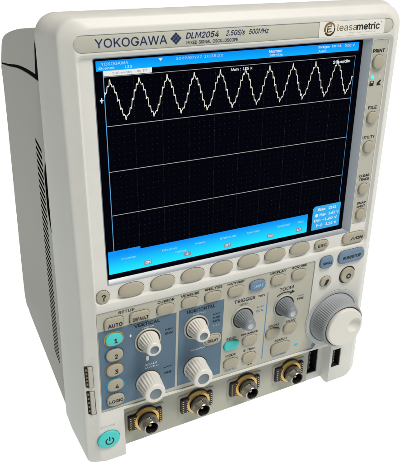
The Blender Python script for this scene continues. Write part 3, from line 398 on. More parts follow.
    's': (365, (('182,-8 145,-5 112,3 84,18 62,38 45,63 36,94 94,107 105,79 124,60 150,49 181,45 217,50 244,62 262,81 268,103 265,121 254,136 237,147 212,155 149,170 104,186 72,208 53,237 47,274 51,305 65,332 87,354 115,370 149,381 187,384 223,381 254,372 279,358 299,339 314,316 324,290 268,277 258,298 243,316 219,328 187,333 156,329 131,317 114,299 109,277 112,258 124,243 144,232 172,223 229,209 275,194 306,171 325,142 331,107 326,75 312,47 290,24 260,6 223,-5', '29,30,31 29,31,32 28,29,32 28,32,33 27,28,33 27,33,34 26,27,34 26,34,41 41,34,35 26,41,42 40,41,35 25,26,42 25,42,43 39,40,35 25,43,44 39,35,36 38,39,36 24,25,44 24,44,45 37,38,36 24,45,46 23,24,46 23,46,47 23,47,48 22,23,48 22,48,49 22,49,50 22,50,51 21,22,51 21,51,52 20,21,52 20,52,53 19,20,53 18,19,53 17,18,53 17,53,54 16,17,54 15,16,54 6,7,8 15,54,55 14,15,55 5,6,8 13,14,55 5,8,9 13,55,56 4,5,9 12,13,56 4,9,10 11,12,56 4,10,11 11,56,57 4,11,57 3,4,57 3,57,58 2,3,58 2,58,59 1,2,59 1,59,0'),)),
    't': (227, (('204,379 204,327 6,327 6,379', '2,3,0 2,0,1'), ('65,471 126,471 126,98 128,76 136,61 150,53 170,50 177,50 185,51 194,52 202,54 213,2 203,-1 192,-3 180,-4 168,-4 125,2 92,21 72,52 65,93', '19,0,1 19,1,2 19,2,3 18,19,3 18,3,4 18,4,5 9,10,11 18,5,6 8,9,11 17,18,6 7,8,11 6,7,11 17,6,11 16,17,11 15,16,11 15,11,12 15,12,13 15,13,14'))),
    'u': (410, (('182,-5 146,-1 115,11 89,31 69,59 57,95 53,139 53,379 114,379 114,144 119,105 137,75 164,56 200,50 226,53 249,62 268,77 283,97 293,122 296,153 296,379 357,379 357,0 298,0 298,92 307,92 286,47 257,17 222,0', '6,7,8 6,8,9 19,20,21 19,21,22 18,19,22 6,9,10 5,6,10 17,18,25 25,18,22 5,10,11 16,17,24 24,17,25 4,5,11 16,24,26 26,24,23 26,25,22 15,16,26 4,11,12 14,15,26 3,4,12 3,12,13 13,14,26 3,13,26 3,26,27 23,26,22 2,3,27 2,27,28 1,2,28 1,28,0'),)),
    'v': (389, (('163,0 17,379 84,379 165,155 177,121 187,87 196,53 206,21 184,21 194,53 203,87 213,121 224,155 305,379 371,379 226,0', '0,1,2 0,2,3 12,13,14 12,14,15 0,3,4 11,12,15 0,4,5 10,11,15 0,5,9 9,5,6 9,10,6 6,10,15 0,9,8 7,6,15 0,8,7 0,7,15'),)),
    'x': (379, (('21,0 171,218 171,171 29,379 100,379 147,306 164,279 179,253 193,229 207,206 175,206 190,229 202,253 216,279 233,306 282,379 352,379 209,169 209,214 358,0 287,0 231,85 214,112 200,136 187,159 173,182 205,182 191,159 178,136 165,112 148,85 91,0', '2,3,4 2,4,5 14,15,16 14,16,17 2,5,6 13,14,17 2,6,1 1,6,7 12,13,18 18,13,17 1,7,11 11,7,8 11,12,8 8,12,18 1,11,10 9,8,18 0,1,10 9,18,19 0,10,25 25,10,9 25,9,26 26,9,19 0,25,24 27,26,19 0,24,28 28,24,23 28,27,23 23,27,19 0,28,29 22,23,19 0,29,30 21,22,19 0,30,31 20,21,19'),)),
    'y': (389, (('47,-139 61,-86 71,-87 88,-90 104,-89 118,-84 130,-74 141,-58 151,-36 163,-1 17,379 84,379 165,155 177,121 187,87 196,53 206,21 184,21 193,53 202,87 212,121 224,155 305,379 371,379 204,-58 191,-85 177,-107 159,-124 139,-136 117,-143 91,-145 77,-145 65,-143 54,-141', '9,10,11 9,11,12 21,22,23 21,23,24 9,12,13 20,21,24 19,20,16 16,20,24 9,13,14 18,19,15 15,19,16 9,14,18 18,14,15 9,18,17 9,17,16 9,16,24 8,9,24 7,8,24 7,24,25 6,7,25 5,6,25 4,5,25 4,25,26 0,1,2 0,2,3 3,4,26 0,3,26 0,26,27 0,27,28 0,28,29 33,0,29 32,33,29 32,29,30 31,32,30'),)),
    'z': (380, (('42,0 42,46 254,320 254,323 48,323 48,379 333,379 333,331 126,60 126,56 339,56 339,0', '4,5,6 4,6,7 4,7,3 3,7,2 2,7,8 1,2,8 1,8,9 1,9,10 1,10,11 0,1,11'),)),
}


def text(bm, s, x, z, h, y, w=None, mi=0, align='c', shear=0.0, bold=0.0):
    """lettering h mm high (whole bounding box) centred at x, z; w squeezes it to a width"""
    font = GLYPHS
    pen = 0.0
    verts, tris = [], []
    for ch in s:
        if ch == ' ':
            pen += 280
            continue
        adv, strokes = font[ch]
        for layer, (pv, pf) in enumerate(strokes):
            n0 = len(verts)
            for q in pv.split():
                a, b = q.split(',')
                verts.append((pen + int(a), int(b), layer))
            for q in pf.split():
                tris.append([n0 + int(c) for c in q.split(',')])
        pen += adv
    xs = [v[0] for v in verts]
    ys = [v[1] for v in verts]
    x0, x1, y0, y1 = min(xs), max(xs), min(ys), max(ys)
    kz = h / (y1 - y0)
    kx = (w / (x1 - x0)) if w else kz
    ww = (x1 - x0) * kx
    ox = {'c': -ww / 2, 'l': 0, 'r': -ww}[align]
    b_ = bold * 1000 * 0.9
    shifts = [(0, 0), (b_, 0), (-b_, 0), (0, b_), (0, -b_)] if bold else [(0, 0)]
    for si, (sx, sz) in enumerate(shifts):
        vs = []
        for vx, vy, layer in verts:
            zz = (vy + sz - y0) * kz - h / 2
            vs.append(V(bm, x + ox + (vx + sx - x0) * kx + shear * zz, y - 0.004 * (layer * 5 + si), z + zz))
        for t in tris:
            try:
                bm.faces.new([vs[i] for i in t]).material_index = mi
            except ValueError:
                pass


def letters(name, items, y, mats, parent):
    bm = bmesh.new()
    for it in items:
        it(bm, y) if callable(it) else text(bm, *it[0], y=y, **it[1])
    return obj(name, bm, mats, parent, smooth=0, recalc=False)


def T(s, x, z, h, **k):
    return ((s, x, z, h), k)


def carve(o, cutters):
    """subtract closed shapes from a mesh object, then bake the result into its mesh"""
    tmp = []
    for bm, mt in cutters:
        bmesh.ops.recalc_face_normals(bm, faces=bm.faces)
        me = bpy.data.meshes.new('cutter')
        bm.to_mesh(me)
        bm.free()
        me.materials.append(mt)
        c = bpy.data.objects.new('cutter', me)
        COL.objects.link(c)
        tmp.append(c)
        md = o.modifiers.new('cut', 'BOOLEAN')
        md.operation = 'DIFFERENCE'
        md.solver = 'EXACT'
        md.object = c
        try:
            md.material_mode = 'TRANSFER'
        except Exception:
            pass
    bake(o)
    for c in tmp:
        me = c.data
        bpy.data.objects.remove(c)
        bpy.data.meshes.remove(me)


def bake(o, smooth=32):
    bpy.context.view_layer.update()
    dg = bpy.context.evaluated_depsgraph_get()
    me = bpy.data.meshes.new_from_object(o.evaluated_get(dg))
    o.modifiers.clear()
    old = o.data
    o.data = me
    bpy.data.meshes.remove(old)
    for p in me.polygons:
        p.use_smooth = True
    me.set_sharp_from_angle(angle=math.radians(smooth))


def soften(o, width_mm=0.5, seg=2, angle=38):
    md = o.modifiers.new('soft_edges', 'BEVEL')
    md.width = width_mm * S
    md.segments = seg
    md.limit_method = 'ANGLE'
    md.angle_limit = math.radians(angle)
    md.harden_normals = False
    bake(o, 40)


# ------------------------------------------------------------------ setting: white table sweeping up behind, given an added glow
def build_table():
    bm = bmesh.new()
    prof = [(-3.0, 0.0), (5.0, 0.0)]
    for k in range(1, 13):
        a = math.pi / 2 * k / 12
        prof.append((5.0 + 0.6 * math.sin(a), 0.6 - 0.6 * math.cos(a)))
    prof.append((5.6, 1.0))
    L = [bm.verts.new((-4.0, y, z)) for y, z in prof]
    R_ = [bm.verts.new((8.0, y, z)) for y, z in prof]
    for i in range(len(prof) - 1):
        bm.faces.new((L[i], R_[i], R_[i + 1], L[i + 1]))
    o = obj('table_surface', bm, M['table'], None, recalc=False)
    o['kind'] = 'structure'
    o['label'] = 'seamless white table surface with added glow, sweeping up behind the instrument'
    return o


M['table'] = mat('white_table_added_glow', (0.30, 0.30, 0.30), 0.6, 0.1, emit=(1.0, 1.06, 1.03), estr=1.0)  # added glow keeps the surface pure white and wipes out contact shadows
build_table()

# ------------------------------------------------------------------ the oscilloscope
scope = bpy.data.objects.new('oscilloscope', None)
COL.objects.link(scope)
scope.location = (0.006, 0.10, 0.0)
scope['label'] = 'upright white bench oscilloscope with a wave trace on its lit screen, on the white surface'
scope['category'] = 'oscilloscope'
bpy.context.view_layer.update()

YF, YPAD, YPAN, YBNC = -4.0, -2.5, -3.4, 6.0


def yb(z):
    """rear edge of the front bezel: it leans back towards the bottom"""
    return 20.5 + (13.6 - z) * 0.102


# ---- front bezel: one moulded frame
def bezel_ring(y, l, r, t, b, rad, lean=0.0):
    raw = rrect(-104.5 + l, 116.5 - r, -208.5 + b, 85.5 - t, rad, 10)
    pts = []
    for i, p in enumerate(raw):
        pts.append(p)
        if i % 11 == 10:                      # long straight run: subdivide it
            q = raw[(i + 1) % len(raw)]
            for k in range(1, 20):
                pts.append((p[0] + (q[0] - p[0]) * k / 20, p[1] + (q[1] - p[1]) * k / 20))
    out = []
    for x, z in pts:
        if x < 0 and z < -85:
            t_ = min(1, (-85 - z) / 110.0)
            x -= 4.4 * t_ * t_ * (3 - 2 * t_) * (1 - lean * 0.9)
        if z < -150:
            z += 4.2 * max(0, (x + 90) / 206.0) * min(1, (-150 - z) / 45.0)
        yy = y * (1 - lean) + yb(z) * lean
        out.append((x, yy, z))
    return out


bm = bmesh.new()
rings = [
    bezel_ring(0, -7.2, -6.5, -1.2, 11.5, (5, 8, 20, 11), 1.0),
    bezel_ring(0, -7.7, -7.5, -2.2, 11.2, (5, 8, 20, 11), 0.95),
    bezel_ring(0.6, -6.0, -6.2, -2.0, 7.5, (5, 8, 19, 11), 0.66),
    bezel_ring(1.0, -3.2, -3.4, -1.3, 4.0, (6, 8, 18, 11), 0.33),
    bezel_ring(1.3, -0.9, -0.9, -0.7, 1.0, (7, 8, 16, 11), 0.05),
    bezel_ring(0.5, -0.3, -0.3, -0.2, 0.4, (7, 8, 15, 11)),
    bezel_ring(0.0, 0.1, 0.1, 0.1, 0.5, (7, 8, 14, 11)),
    bezel_ring(-0.45, 0.8, 0.8, 0.5, 0.7, (7, 8, 14, 11)),
    bezel_ring(-0.8, 1.7, 1.6, 1.2, 1.0, (7, 8, 13, 11)),
    bezel_ring(-3.3, 7.2, 5.2, 3.8, 2.0, (6, 7, 11, 10)),
    bezel_ring(-3.8, 8.2, 6.2, 4.5, 2.6, (6, 7, 10, 9)),
    bezel_ring(YF, 9.0, 7.2, 5.3, 3.2, (6, 6, 10, 9)),
]
loft(bm, rings)
bezel = obj('front_bezel', bm, [M['shell']], scope)


def frustum(p_out, y_out, p_in, y_in):
    b = bmesh.new()
    # the widest outline continues straight out through the front so the cut is clean
    loft(b, [flat_ring(p_out, y_out - 12), flat_ring(p_out, y_out), flat_ring(p_in, y_in)])
    return b


def cut_prism(pts, y0, y1):
    b = bmesh.new()
    prism(b, pts, y0, y1)
    return b


def arc(cx, cz, r, a0, a1, n=16):
    return [(cx + r * math.cos(math.radians(a0 + (a1 - a0) * k / n)),
             cz + r * math.sin(math.radians(a0 + (a1 - a0) * k / n))) for k in range(n + 1)]


JX, JZ = 86.3, -139.3          # jog shuttle centre
PANEL = ([(-97.8, -163.4), (70.0, -163.4)] + arc(JX, JZ, 24.6, 237, 158, 14) +
         [(65.2, -86.6), (64.4, -85.4), (-95.6, -86.0), (-96.4, -86.8)])


def inset_poly(pts, d):
    n = len(pts)
    out = []
    for i in range(n):
        a, p, b = pts[i - 1], pts[i], pts[(i + 1) % n]
        d1 = Vector((p[0] - a[0], p[1] - a[1])).normalized()
        d2 = Vector((b[0] - p[0], b[1] - p[1])).normalized()
        nn = Vector((-d1.y - d2.y, d1.x + d2.x))
        k = 1 + d1.dot(d2)
        nn = nn / max(k, 0.4)
        out.append((p[0] + nn.x * d, p[1] + nn.y * d))
    return out


LABEL = rrect(-97.2, 107.6, 68.8, 77.8, 4.4, 8)
cut = []
cut.append((frustum(rrect(-96.6, 109.4, -80.6, 67.9, 4, 6), YF, rrect(-95.0, 107.8, -79.0, 66.3, 3, 6), YPAD), M['shell']))
cut.append((frustum(rrect(-87.6, 94.2, -69.2, 66.0, 1.2, 4), YPAD, rrect(-86.2, 88.4, -66.3, 64.9, 0.6, 4), 0.4), M['surround']))
cut.append((cut_prism(rrect(-86.2, 88.4, -66.3, 64.9, 0.6, 4), -1, 4.0), M['black']))
cut.append((cut_prism(LABEL, -10, -3.5), M['shell']))
cut.append((cut_prism(PANEL, -10, -3.0), M['shell']))
cut.append((cut_prism(rrect(-82.6, 88.4, -230, -165.3, 0.9, 4), -20, YBNC), M['shell']))
cut.append((cut_prism(rrect(94.6, 106.9, -63.2, 64.9, 1.2, 4), -8, -2.1), M['shell']))
cut.append((cut_prism(rect(90.5, 98.7, -188.9, -171.6), -12, 9), M['shell']))
cut.append((cut_prism(rect(74.6, 84.2, -197.0, -174.4), 0, 16), M['shell']))
for zz0, zz1 in ((-141.6, -124.6), (-163.6, -144.0)):
    cut.append((cut_prism(rrect(-105.9, -100.8, zz0, zz1, 0.8, 3), -10, 0.5), M['shell']))
b = bmesh.new()
lathe(b, JX, JZ, [(24.2, -12), (24.2, YF), (22.6, -2.2)], 72)
cut.append((b, M['shell']))
carve(bezel, cut)
soften(bezel, 0.45, 2, 36)

# ---- rear case and handle
XL, XR = -110.0, 122.0


def extrude_profile(bm, prof, x0, x1, rounds=((0, 1.0),), mi=0):
    """prof: (y, z) outline, extruded in x; both side edges are eased"""
    n = len(prof)
    cy_ = sum(p[0] for p in prof) / n
    cz_ = sum(p[1] for p in prof) / n

    def shrink(d):
        return [((y - cy_) * (1 - d / 90) + cy_, (z - cz_) * (1 - d / 110) + cz_) for y, z in prof]
    st = [(x0, 1.3), (x0 + 0.4, 0.5), (x0 + 1.2, 0.1), (x0 + 2, 0), (x1 - 2, 0), (x1 - 1.2, 0.1), (x1 - 0.4, 0.5), (x1, 1.3)]
    loft(bm, [[(x, y, z) for y, z in shrink(d)] for x, d in st], mi=mi)


def bez(pts, n=6):
    """Catmull-Rom through the points"""
    out = []
    for i in range(len(pts) - 1):
        p0 = pts[max(0, i - 1)]
        p1, p2 = pts[i], pts[i + 1]
        p3 = pts[min(len(pts) - 1, i + 2)]
        for k in range(n):
            t = k / n
            out.append(tuple(0.5 * (2 * p1[j] + (p2[j] - p0[j]) * t + (2 * p0[j] - 5 * p1[j] + 4 * p2[j] - p3[j]) * t * t +
                                    (3 * p1[j] - p0[j] - 3 * p2[j] + p3[j]) * t ** 3) for j in range(2)))
    out.append(pts[-1])
    return out


top_curve = bez([(20.5, 79.0), (50, 75.6), (84, 70.6), (121, 63.4), (142, 56.5), (153, 46.5), (160, 39.6)])
seam = bez([(162, 38.0), (124, 43.2), (90, 48.4), (58, 51.6), (yb(53) + 18.0, 53.0)])
handle_prof = top_curve + seam + [(yb(62) + 16.0, 62.0), (yb(70) + 13.8, 70.0), (yb(75) + 8, 75.5)]
bm = bmesh.new()
extrude_profile(bm, handle_prof, XL, XR)
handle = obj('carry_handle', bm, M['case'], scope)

seam2 = [(y, z - 0.5 - 2.3 * max(0, 1 - y / 150.0)) for y, z in seam]
low = [(yb(52) + 1.2, 51.3)] + [(yb(z) + 1.2, z) for z in (10, -40, -90, -140, -190)] + [(yb(-199) + 1.2, -199.0)]
rear = bez([(190, -193), (202.5, -182), (183.5, -79.6), (173.5, -32.7), (166.5, 1.3), (163, 24), (162.5, 36)], 5)
case_prof = low + [(182, -194.8)] + rear + seam2[1:-1]
bm = bmesh.new()
extrude_profile(bm, case_prof, XL, XR)
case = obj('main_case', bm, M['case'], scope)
cut = []
b = bmesh.new()
zt = 10.4
k = 0
while zt > -158:
    y0 = yb(zt) + 20.5 - 3.0 * max(0, (zt + 20) / 30.0) * 0.3
    y1 = y0 + 16.5
    sk = 3.0
    th = 2.55
    # one slanted slot: front end lower than the rear end
    pts = [(y0, zt - sk), (y1, zt), (y1, zt - th), (y0, zt - sk - th)]
    loft(b, [[(x, y, z) for y, z in pts] for x in (XL - 3, XL + 5)])
    zt -= 4.55
    k += 1
cut.append((b, M['matte_black']))  # slot walls coloured black to stand for the shade inside
b = bmesh.new()
pts = [(yb(4) + 11.5, 4), (yb(-6) + 17.4, -8), (yb(-30) + 17.2, -32), (yb(-46) + 11.0, -46), (yb(-46) + 8.0, -46), (yb(-8) + 8.0, -8)]
loft(b, [[(x, y, z) for y, z in pts] for x in (XL - 3, XL + 6)])
cut.append((b, M['matte_black']))  # gap beside the bezel blackened the same way, as painted shade
carve(case, cut)

# flush black fill: shade painted into the seams between case, handle and bezel
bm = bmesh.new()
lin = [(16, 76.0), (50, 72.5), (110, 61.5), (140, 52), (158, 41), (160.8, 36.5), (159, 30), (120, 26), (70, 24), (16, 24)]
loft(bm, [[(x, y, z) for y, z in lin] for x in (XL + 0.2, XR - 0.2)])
obj('seam_shade_fill', bm, M['matte_black'], scope)

for fx in (-96, 108):
    for fy in (40, 160):
        bm = bmesh.new()
        vs = []
        for zz, r in ((-192.0, 8.5), (-207.6, 7.6), (-209.0, 6.6)):
            vs.append([(fx + r * math.cos(2 * math.pi * q / 28), fy + r * math.sin(2 * math.pi * q / 28), zz) for q in range(28)])
        loft(bm, vs)
        obj('rubber_foot', bm, M['black'], scope)

# ---- label plate and sticker
bm = bmesh.new()
lp = rrect(-96.9, 107.3, 69.1, 77.5, 4.15, 8)
loft(bm, [flat_ring(lp, -3.3), flat_ring(lp, -3.65), flat_ring(inset_poly(lp, 0.25), -3.8)], cap0=False)
plate = obj('label_plate', bm, M['label'], scope)


def diamond(bm, y):
    d = 3.35
    cx, cz = -41.4, 73.5
    for i in range(3):
        for j in range(3):
            u, v = (i - 1) * 2.25, (j - 1) * 2.25
            px, pz = cx + (u + v) * 0.5, cz + (u - v) * 0.5
            q = 1.03
            sheet(bm, [(px - q, pz), (px, pz - q), (px + q, pz), (px, pz + q)], y, 0)


letters('lettering', [
    T('YOKOGAWA', -66.3, 73.3, 4.5, w=39.5, mi=0, bold=0.006),
    diamond,
    T('DLM2054', -35.2, 74.6, 3.1, w=19.5, mi=0, align='l', shear=0.22, bold=0.02),
    T('2.5GS/s  500MHz', -11.0, 74.6, 3.2, w=27.0, mi=0, align='l', shear=0.22, bold=0.015),
    T('MIXED SIGNAL OSCILLOSCOPE', -35.2, 70.9, 1.75, w=31.5, mi=0, align='l', bold=0.015),
], -3.87, [M['navy_ink']], plate)

bm = bmesh.new()
loft(bm, [flat_ring(rrect(51.0, 100.3, 68.9, 77.7, 0.5, 3), -3.82), flat_ring(rrect(51.0, 100.3, 68.9, 77.7, 0.5, 3), -4.02)])
sticker = obj('sticker', bm, M['sticker'], scope)


def swirl(bm, y):
    cx, cz = 58.6, 73.3
    for (r0, r1, a0, a1, mi) in ((3.3, 4.1, 20, 200, 1), (3.2, 4.0, 210, 375, 0), (2.75, 3.2, 60, 330, 1)):
        n = 26
        o_, i_ = [], []
        for q in range(n + 1):
            a = math.radians(a0 + (a1 - a0) * q / n)
            o_.append(V(bm, cx + r1 * math.cos(a), y, cz + r1 * math.sin(a)))
            i_.append(V(bm, cx + r0 * math.cos(a), y, cz + r0 * math.sin(a)))
        for q in range(n):
            bm.faces.new((o_[q], o_[q + 1], i_[q + 1], i_[q])).material_index = mi
    for (x0, z0, x1, z1) in ((-1.5, 1.5, 1.6, 1.9), (-1.6, 0, 1.2, 0.3), (-1.5, -1.7, 1.7, -1.3)):
        ribbon(bm, [(cx + x0, cz + z0), (cx + x1, cz + z1)], 0.7, y, 1)
    ribbon(bm, [(cx - 1.4, cz + 1.6), (cx - 1.5, cz - 1.7)], 0.7, y, 0)


letters('sticker_print', [
    swirl,
    T('leasa', 64.2, 73.9, 4.0, w=14.6, mi=1, align='l', bold=0.0),
    T('metric', 79.0, 73.9, 4.0, w=17.4, mi=0, align='l', bold=0.022),
    T('*', 97.6, 76.0, 1.0, w=1.0, mi=2),
    T('high tech leasing', 83.5, 70.5, 0.95, w=20, mi=3),
], -4.06, [M['ink'], mat('sepia_ink', (0.14, 0.085, 0.03), 0.6, 0.15), M['orange_ink'], M['faint_ink']], sticker)

# ---- screen
bm = bmesh.new()
box(bm, -86.15, 88.35, 0.0, 3.0, -66.25, 64.85)
screen = obj('screen', bm, M['lcd'], scope)

bm = bmesh.new()
sheet(bm, rect(-85.25, 85.25, 58.7, 63.95), -0.06)
obj('status_bar', bm, M['px_topbar'], screen, 0, False)
bm = bmesh.new()
sheet(bm, [(-85.25, -63.0), (57.6, -63.0), (57.6, -49.3), (-64.8, -49.3), (-64.8, -47.6), (-85.25, -47.6)], -0.06)
obj('menu_bar', bm, M['px_botbar'], screen, 0, False)
bm = bmesh.new()
sheet(bm, [(61.6, -62.9), (85.0, -62.9), (85.0, -44.8), (63.2, -44.8), (61.6, -46.4)], -0.06, 0)
obj('measure_box', bm, [M['px_box']], screen, 0, False)


def cursor_dot(bm, y):
    sheet(bm, superell(65.0, -51.9, 2.4, 2.6, 2, 20), y, 0)


letters('measure_readout', [
    T('Rise  CH1', 73.5, -47.6, 1.9, w=15, bold=0.03), T('Max  1.62 V', 75.6, -51.8, 1.9, w=16, bold=0.03),
    T('Min -1.60 V', 73.0, -55.8, 1.9, w=19, bold=0.03), T('P-P  3.22 V', 74.0, -59.8, 1.9, w=17, bold=0.03), cursor_dot],
    -0.14, [M['px_white']], screen)

# graticule: four stacked windows with fine dotted divisions
bm = bmesh.new()
levels = [55.5, 28.75, 2.35, -24.55, -49.0]
ribbon(bm, [(-81.5, 55.5), (83.4, 55.5)], 0.22, -0.05)
for zz in levels[1:4]:
    ribbon(bm, [(-81.5, zz), (83.4, zz)], 0.32, -0.05)
obj('grid_lines', bm, M['px_grid'], screen, 0, False)
bm = bmesh.new()
ribbon(bm, [(-81.5, 58.6), (-81.5, -47.6)], 0.42, -0.05)
obj('trace_edge_line', bm, M['px_frame'], screen, 0, False)
bm = bmesh.new()
ribbon(bm, [(83.4, 55.5), (83.4, -44.8)], 0.22, -0.05)
obj('grid_edge_line', bm, M['px_frame'], screen, 0, False)
bm = bmesh.new()
for wv in range(4):
    t0, t1 = levels[wv], levels[wv + 1]
    for c in range(1, 10):
        x = -81.5 + 16.49 * c
        for k in range(1, 20):
            z = t0 + (t1 - t0) * k / 20
            sheet(bm, rect(x - 0.14, x + 0.14, z - 0.14, z + 0.14), -0.04)
    for r_ in range(1, 8):
        z = t0 + (t1 - t0) * r_ / 8
        for k in range(1, 50):
            x = -81.5 + 164.9 * k / 50
            sheet(bm, rect(x - 0.14, x + 0.14, z - 0.14, z + 0.14), -0.04)
dots = obj('grid_dots', bm, M['px_dots'], screen, 0, False)

# the trace: a stepped sine with overshoot spikes, one cycle per division
random.seed(5)
pts = []
N = 2200
per = 16.48
hi, lo_ = 51.6, 33.2
mid, amp = (hi + lo_) / 2, (hi - lo_) / 2
x = -81.4
dx = 0.11
steps = 12
while x < 83.2:
    ph = ((x + 78.3) / per) % 1.0        # 0 at the crest
    kf = math.floor(ph * steps + 0.5)
    fr = ph * steps + 0.5 - kf
    base = math.cos(2 * math.pi * kf / steps)
    prev = math.cos(2 * math.pi * (kf - 1) / steps)
    jump = base - prev
    e = min(1, fr / 0.42)
    e = e * e * (3 - 2 * e)
    v = prev + jump * e
    ring = 0.20 * jump * math.exp(-max(0, fr - 0.3) * 5) * math.cos((fr - 0.45) * 12) * (1 if fr > 0.3 else 0)
    z = mid + amp * (v + ring)
    d = (ph + 0.5) % 1.0 - 0.5
    z += 2.4 * math.exp(-(d / 0.016) ** 2)
    d2 = ph - 0.5
    z -= 1.6 * math.exp(-((d2) / 0.016) ** 2)
    z += random.gauss(0, 0.26)
    pts.append((x, z))
    x += dx
bm = bmesh.new()
ribbon(bm, pts, 0.38, -0.12)
obj('waveform_trace', bm, M['px_wave'], screen, 0, False)

# trace name flag and on-screen writing
bm = bmesh.new()
sheet(bm, rect(-81.4, -54.1, 55.9, 58.65), -0.07)
obj('trace_flag', bm, M['px_pale'], screen, 0, False)


def marker(bm, y):
    for (cx, cz) in ((-60.2, -59.8), (-33.5, -59.8), (-4.5, -59.8), (28.0, -59.8), (51.0, -59.8)):
        sheet(bm, rrect(cx - 2.6, cx + 2.6, cz - 1.5, cz + 1.5, 0.3, 2), y, 2)


for words in (
    T('YOKOGAWA', -75.0, 62.2, 1.6, w=15, mi=3),
    T('2009/07/27 10:35:22', -25.5, 62.2, 1.6, w=29, mi=3),
    T('Stopped', -79.6, 60.0, 1.4, w=8.5, mi=0),
    T('133', -67.5, 60.0, 1.3, w=4, mi=0),
    T('Normal', 24.0, 62.2, 1.6, w=9, mi=0, bold=0.01),
    T('50MS/s', 24.5, 59.9, 1.5, w=9, mi=0),
    T('Edge CH1', 54.5, 62.3, 1.6, w=17, mi=0, bold=0.01, align='l'),
    T('Auto', 54.5, 60.0, 1.4, w=6, mi=0, align='l'),
    T('0.00 V', 78, 62.3, 1.5, w=7.5, mi=0, bold=0.01),
):
    letters('status_readout', [words], -0.14, [M['px_white'], M['px_blue'], M['px_grey'], M['px_faint']], screen)
for words in (
    T('200mV/div', -71.0, 57.2, 1.3, w=11, mi=2, bold=0.01),
    T('dc 1M', -59.8, 57.4, 1.3, w=5.5, mi=2, bold=0.01),
    T('Main : 125 k', 1.5, 53.6, 1.5, w=14, mi=0, align='c', bold=0.02),
    T('20us/div', 73.0, 52.6, 2.0, w=13, mi=0, bold=0.03),
):
    letters('trace_readout', [words], -0.14, [M['px_white'], M['px_blue'], M['px_grey'], M['px_faint']], screen)
letters('menu_readout', [
    T('CH1', -76.2, -48.9, 1.5, w=7, mi=1, bold=0.02),
    T('Intensity', -72.5, -54.0, 1.48, w=9.0, mi=3),
    T('Display', -45.5, -54.0, 1.48, w=10.1, mi=3),
    T('Format', -38, -57.0, 1.33, w=7.0, mi=3),
    T('Mapping', -24.5, -54.0, 1.40, w=7.0, mi=3),
    T('Graticule', -4.5, -54.0, 1.40, w=11.7, mi=3),
    T('Scale Value', 14.5, -54.0, 1.40, w=9.4, mi=3),
    T('Translucent', 38.0, -54.0, 1.48, w=10.1, mi=3),
    T('Next', 52.0, -54.0, 1.40, w=4.7, mi=3),
    T('ON', -60.2, -59.8, 1.7, w=3.2, mi=0, bold=0.02),
    T('4', -33.5, -59.8, 1.7, w=1.4, mi=0, bold=0.02),
    T('OFF', -4.5, -59.8, 1.7, w=3.4, mi=0, bold=0.02),
    T('ON', 28.0, -59.8, 1.7, w=3.2, mi=0, bold=0.02),
    T('1/2', 51.0, -59.8, 1.7, w=3.2, mi=0, bold=0.02),
    lambda bm, y: marker(bm, y + 0.02),
], -0.14, [M['px_white'], M['px_blue'], M['px_grey'], M['px_faint']], screen)


def trigger_marks(bm, y):
    ribbon(bm, [(-84.2, 43.3), (-82.2, 43.3)], 0.6, y, 0)
    ribbon(bm, [(-83.2, 41.9), (-83.2, 44.7)], 0.6, y, 0)


letters('level_mark', [trigger_marks], -0.14, [M['px_white']], screen)
letters('position_mark', [lambda bm, y: sheet(bm, [(-50.2, 63.2), (-49.0, 61.6), (-47.8, 63.2)], y, 0)], -0.14, [M['px_white']], screen)

# ---- control panel
bm = bmesh.new()
pin = inset_poly(PANEL, 0.35)
loft(bm, [flat_ring(pin, -2.9), flat_ring(pin, YPAN)], cap0=False)
panel = obj('control_panel', bm, M['panel'], scope)
YB1 = YPAN - 0.12

for nm, pts in (('vertical_section', [(-97.0, -161.4), (-44.9, -159.8), (-42.9, -99.5), (-95.8, -99.8)]),
                ('horizontal_section', [(-43.3, -159.8), (-9.9, -160.3), (-7.7, -98.6), (-41.0, -98.9)])):
    bm = bmesh.new()
    loft(bm, [flat_ring(pts, YPAN + 0.1), flat_ring(pts, YB1)], cap0=False)
    o = obj(nm, bm, M['blue_panel'], scope)
    if nm == 'vertical_section':
        def vdecor(bm, y):
            sheet(bm, superell(-75.0, -108.2, 1.2, 2.2, 2.5, 16), y, 1)
            sheet(bm, rrect(-65.0, -63.2, -131.2, -127.4, 0.6, 3), y, 1)
            ribbon(bm, [(-53.2, -141.0), (-46.8, -140.6)], 0.5, y, 0)
        letters('lettering', [
            T('VERTICAL', -63.4, -102.0, 2.5, w=17.5, mi=0, bold=0.03),
            T('POSITION', -63.0, -104.9, 0.85, w=8, mi=1),
            T('PUSH', -48.6, -110.6, 1.3, w=5, mi=0, bold=0.03),
            T('0DIV', -48.4, -113.8, 1.7, w=5.4, mi=0, bold=0.04),
            T('SCALE', -61.8, -134.6, 1.4, w=9, mi=1, shear=0.2),
            T('V/div', -61.5, -137.0, 1.3, w=10, mi=1, shear=0.2),
            T('FINE', -49.8, -145.6, 1.5, w=5, mi=0, bold=0.04),
            vdecor], YB1 - 0.05, [M['ink'], M['white_ink']], o)
    else:
        def hdecor(bm, y):
            ribbon(bm, [(-16.2, -108.7), (-10.8, -108.4)], 0.55, y, 0)
        letters('lettering', [
            T('HORIZONTAL', -25.0, -101.6, 2.5, w=20.5, mi=0, bold=0.03),
            T('POSITION', -26.5, -104.7, 0.85, w=9, mi=1),
            T('PUSH', -13.4, -111.4, 1.5, w=5, mi=0, bold=0.03),
            T('50%', -13.5, -114.2, 1.7, w=5.5, mi=0, bold=0.04),
            T('< I >', -13.6, -117.6, 1.5, w=5, mi=1),
            T('TIME/DIV', -27.6, -133.4, 1.4, w=11, mi=1, shear=0.2),
            hdecor], YB1 - 0.05, [M['ink'], M['white_ink']], o)


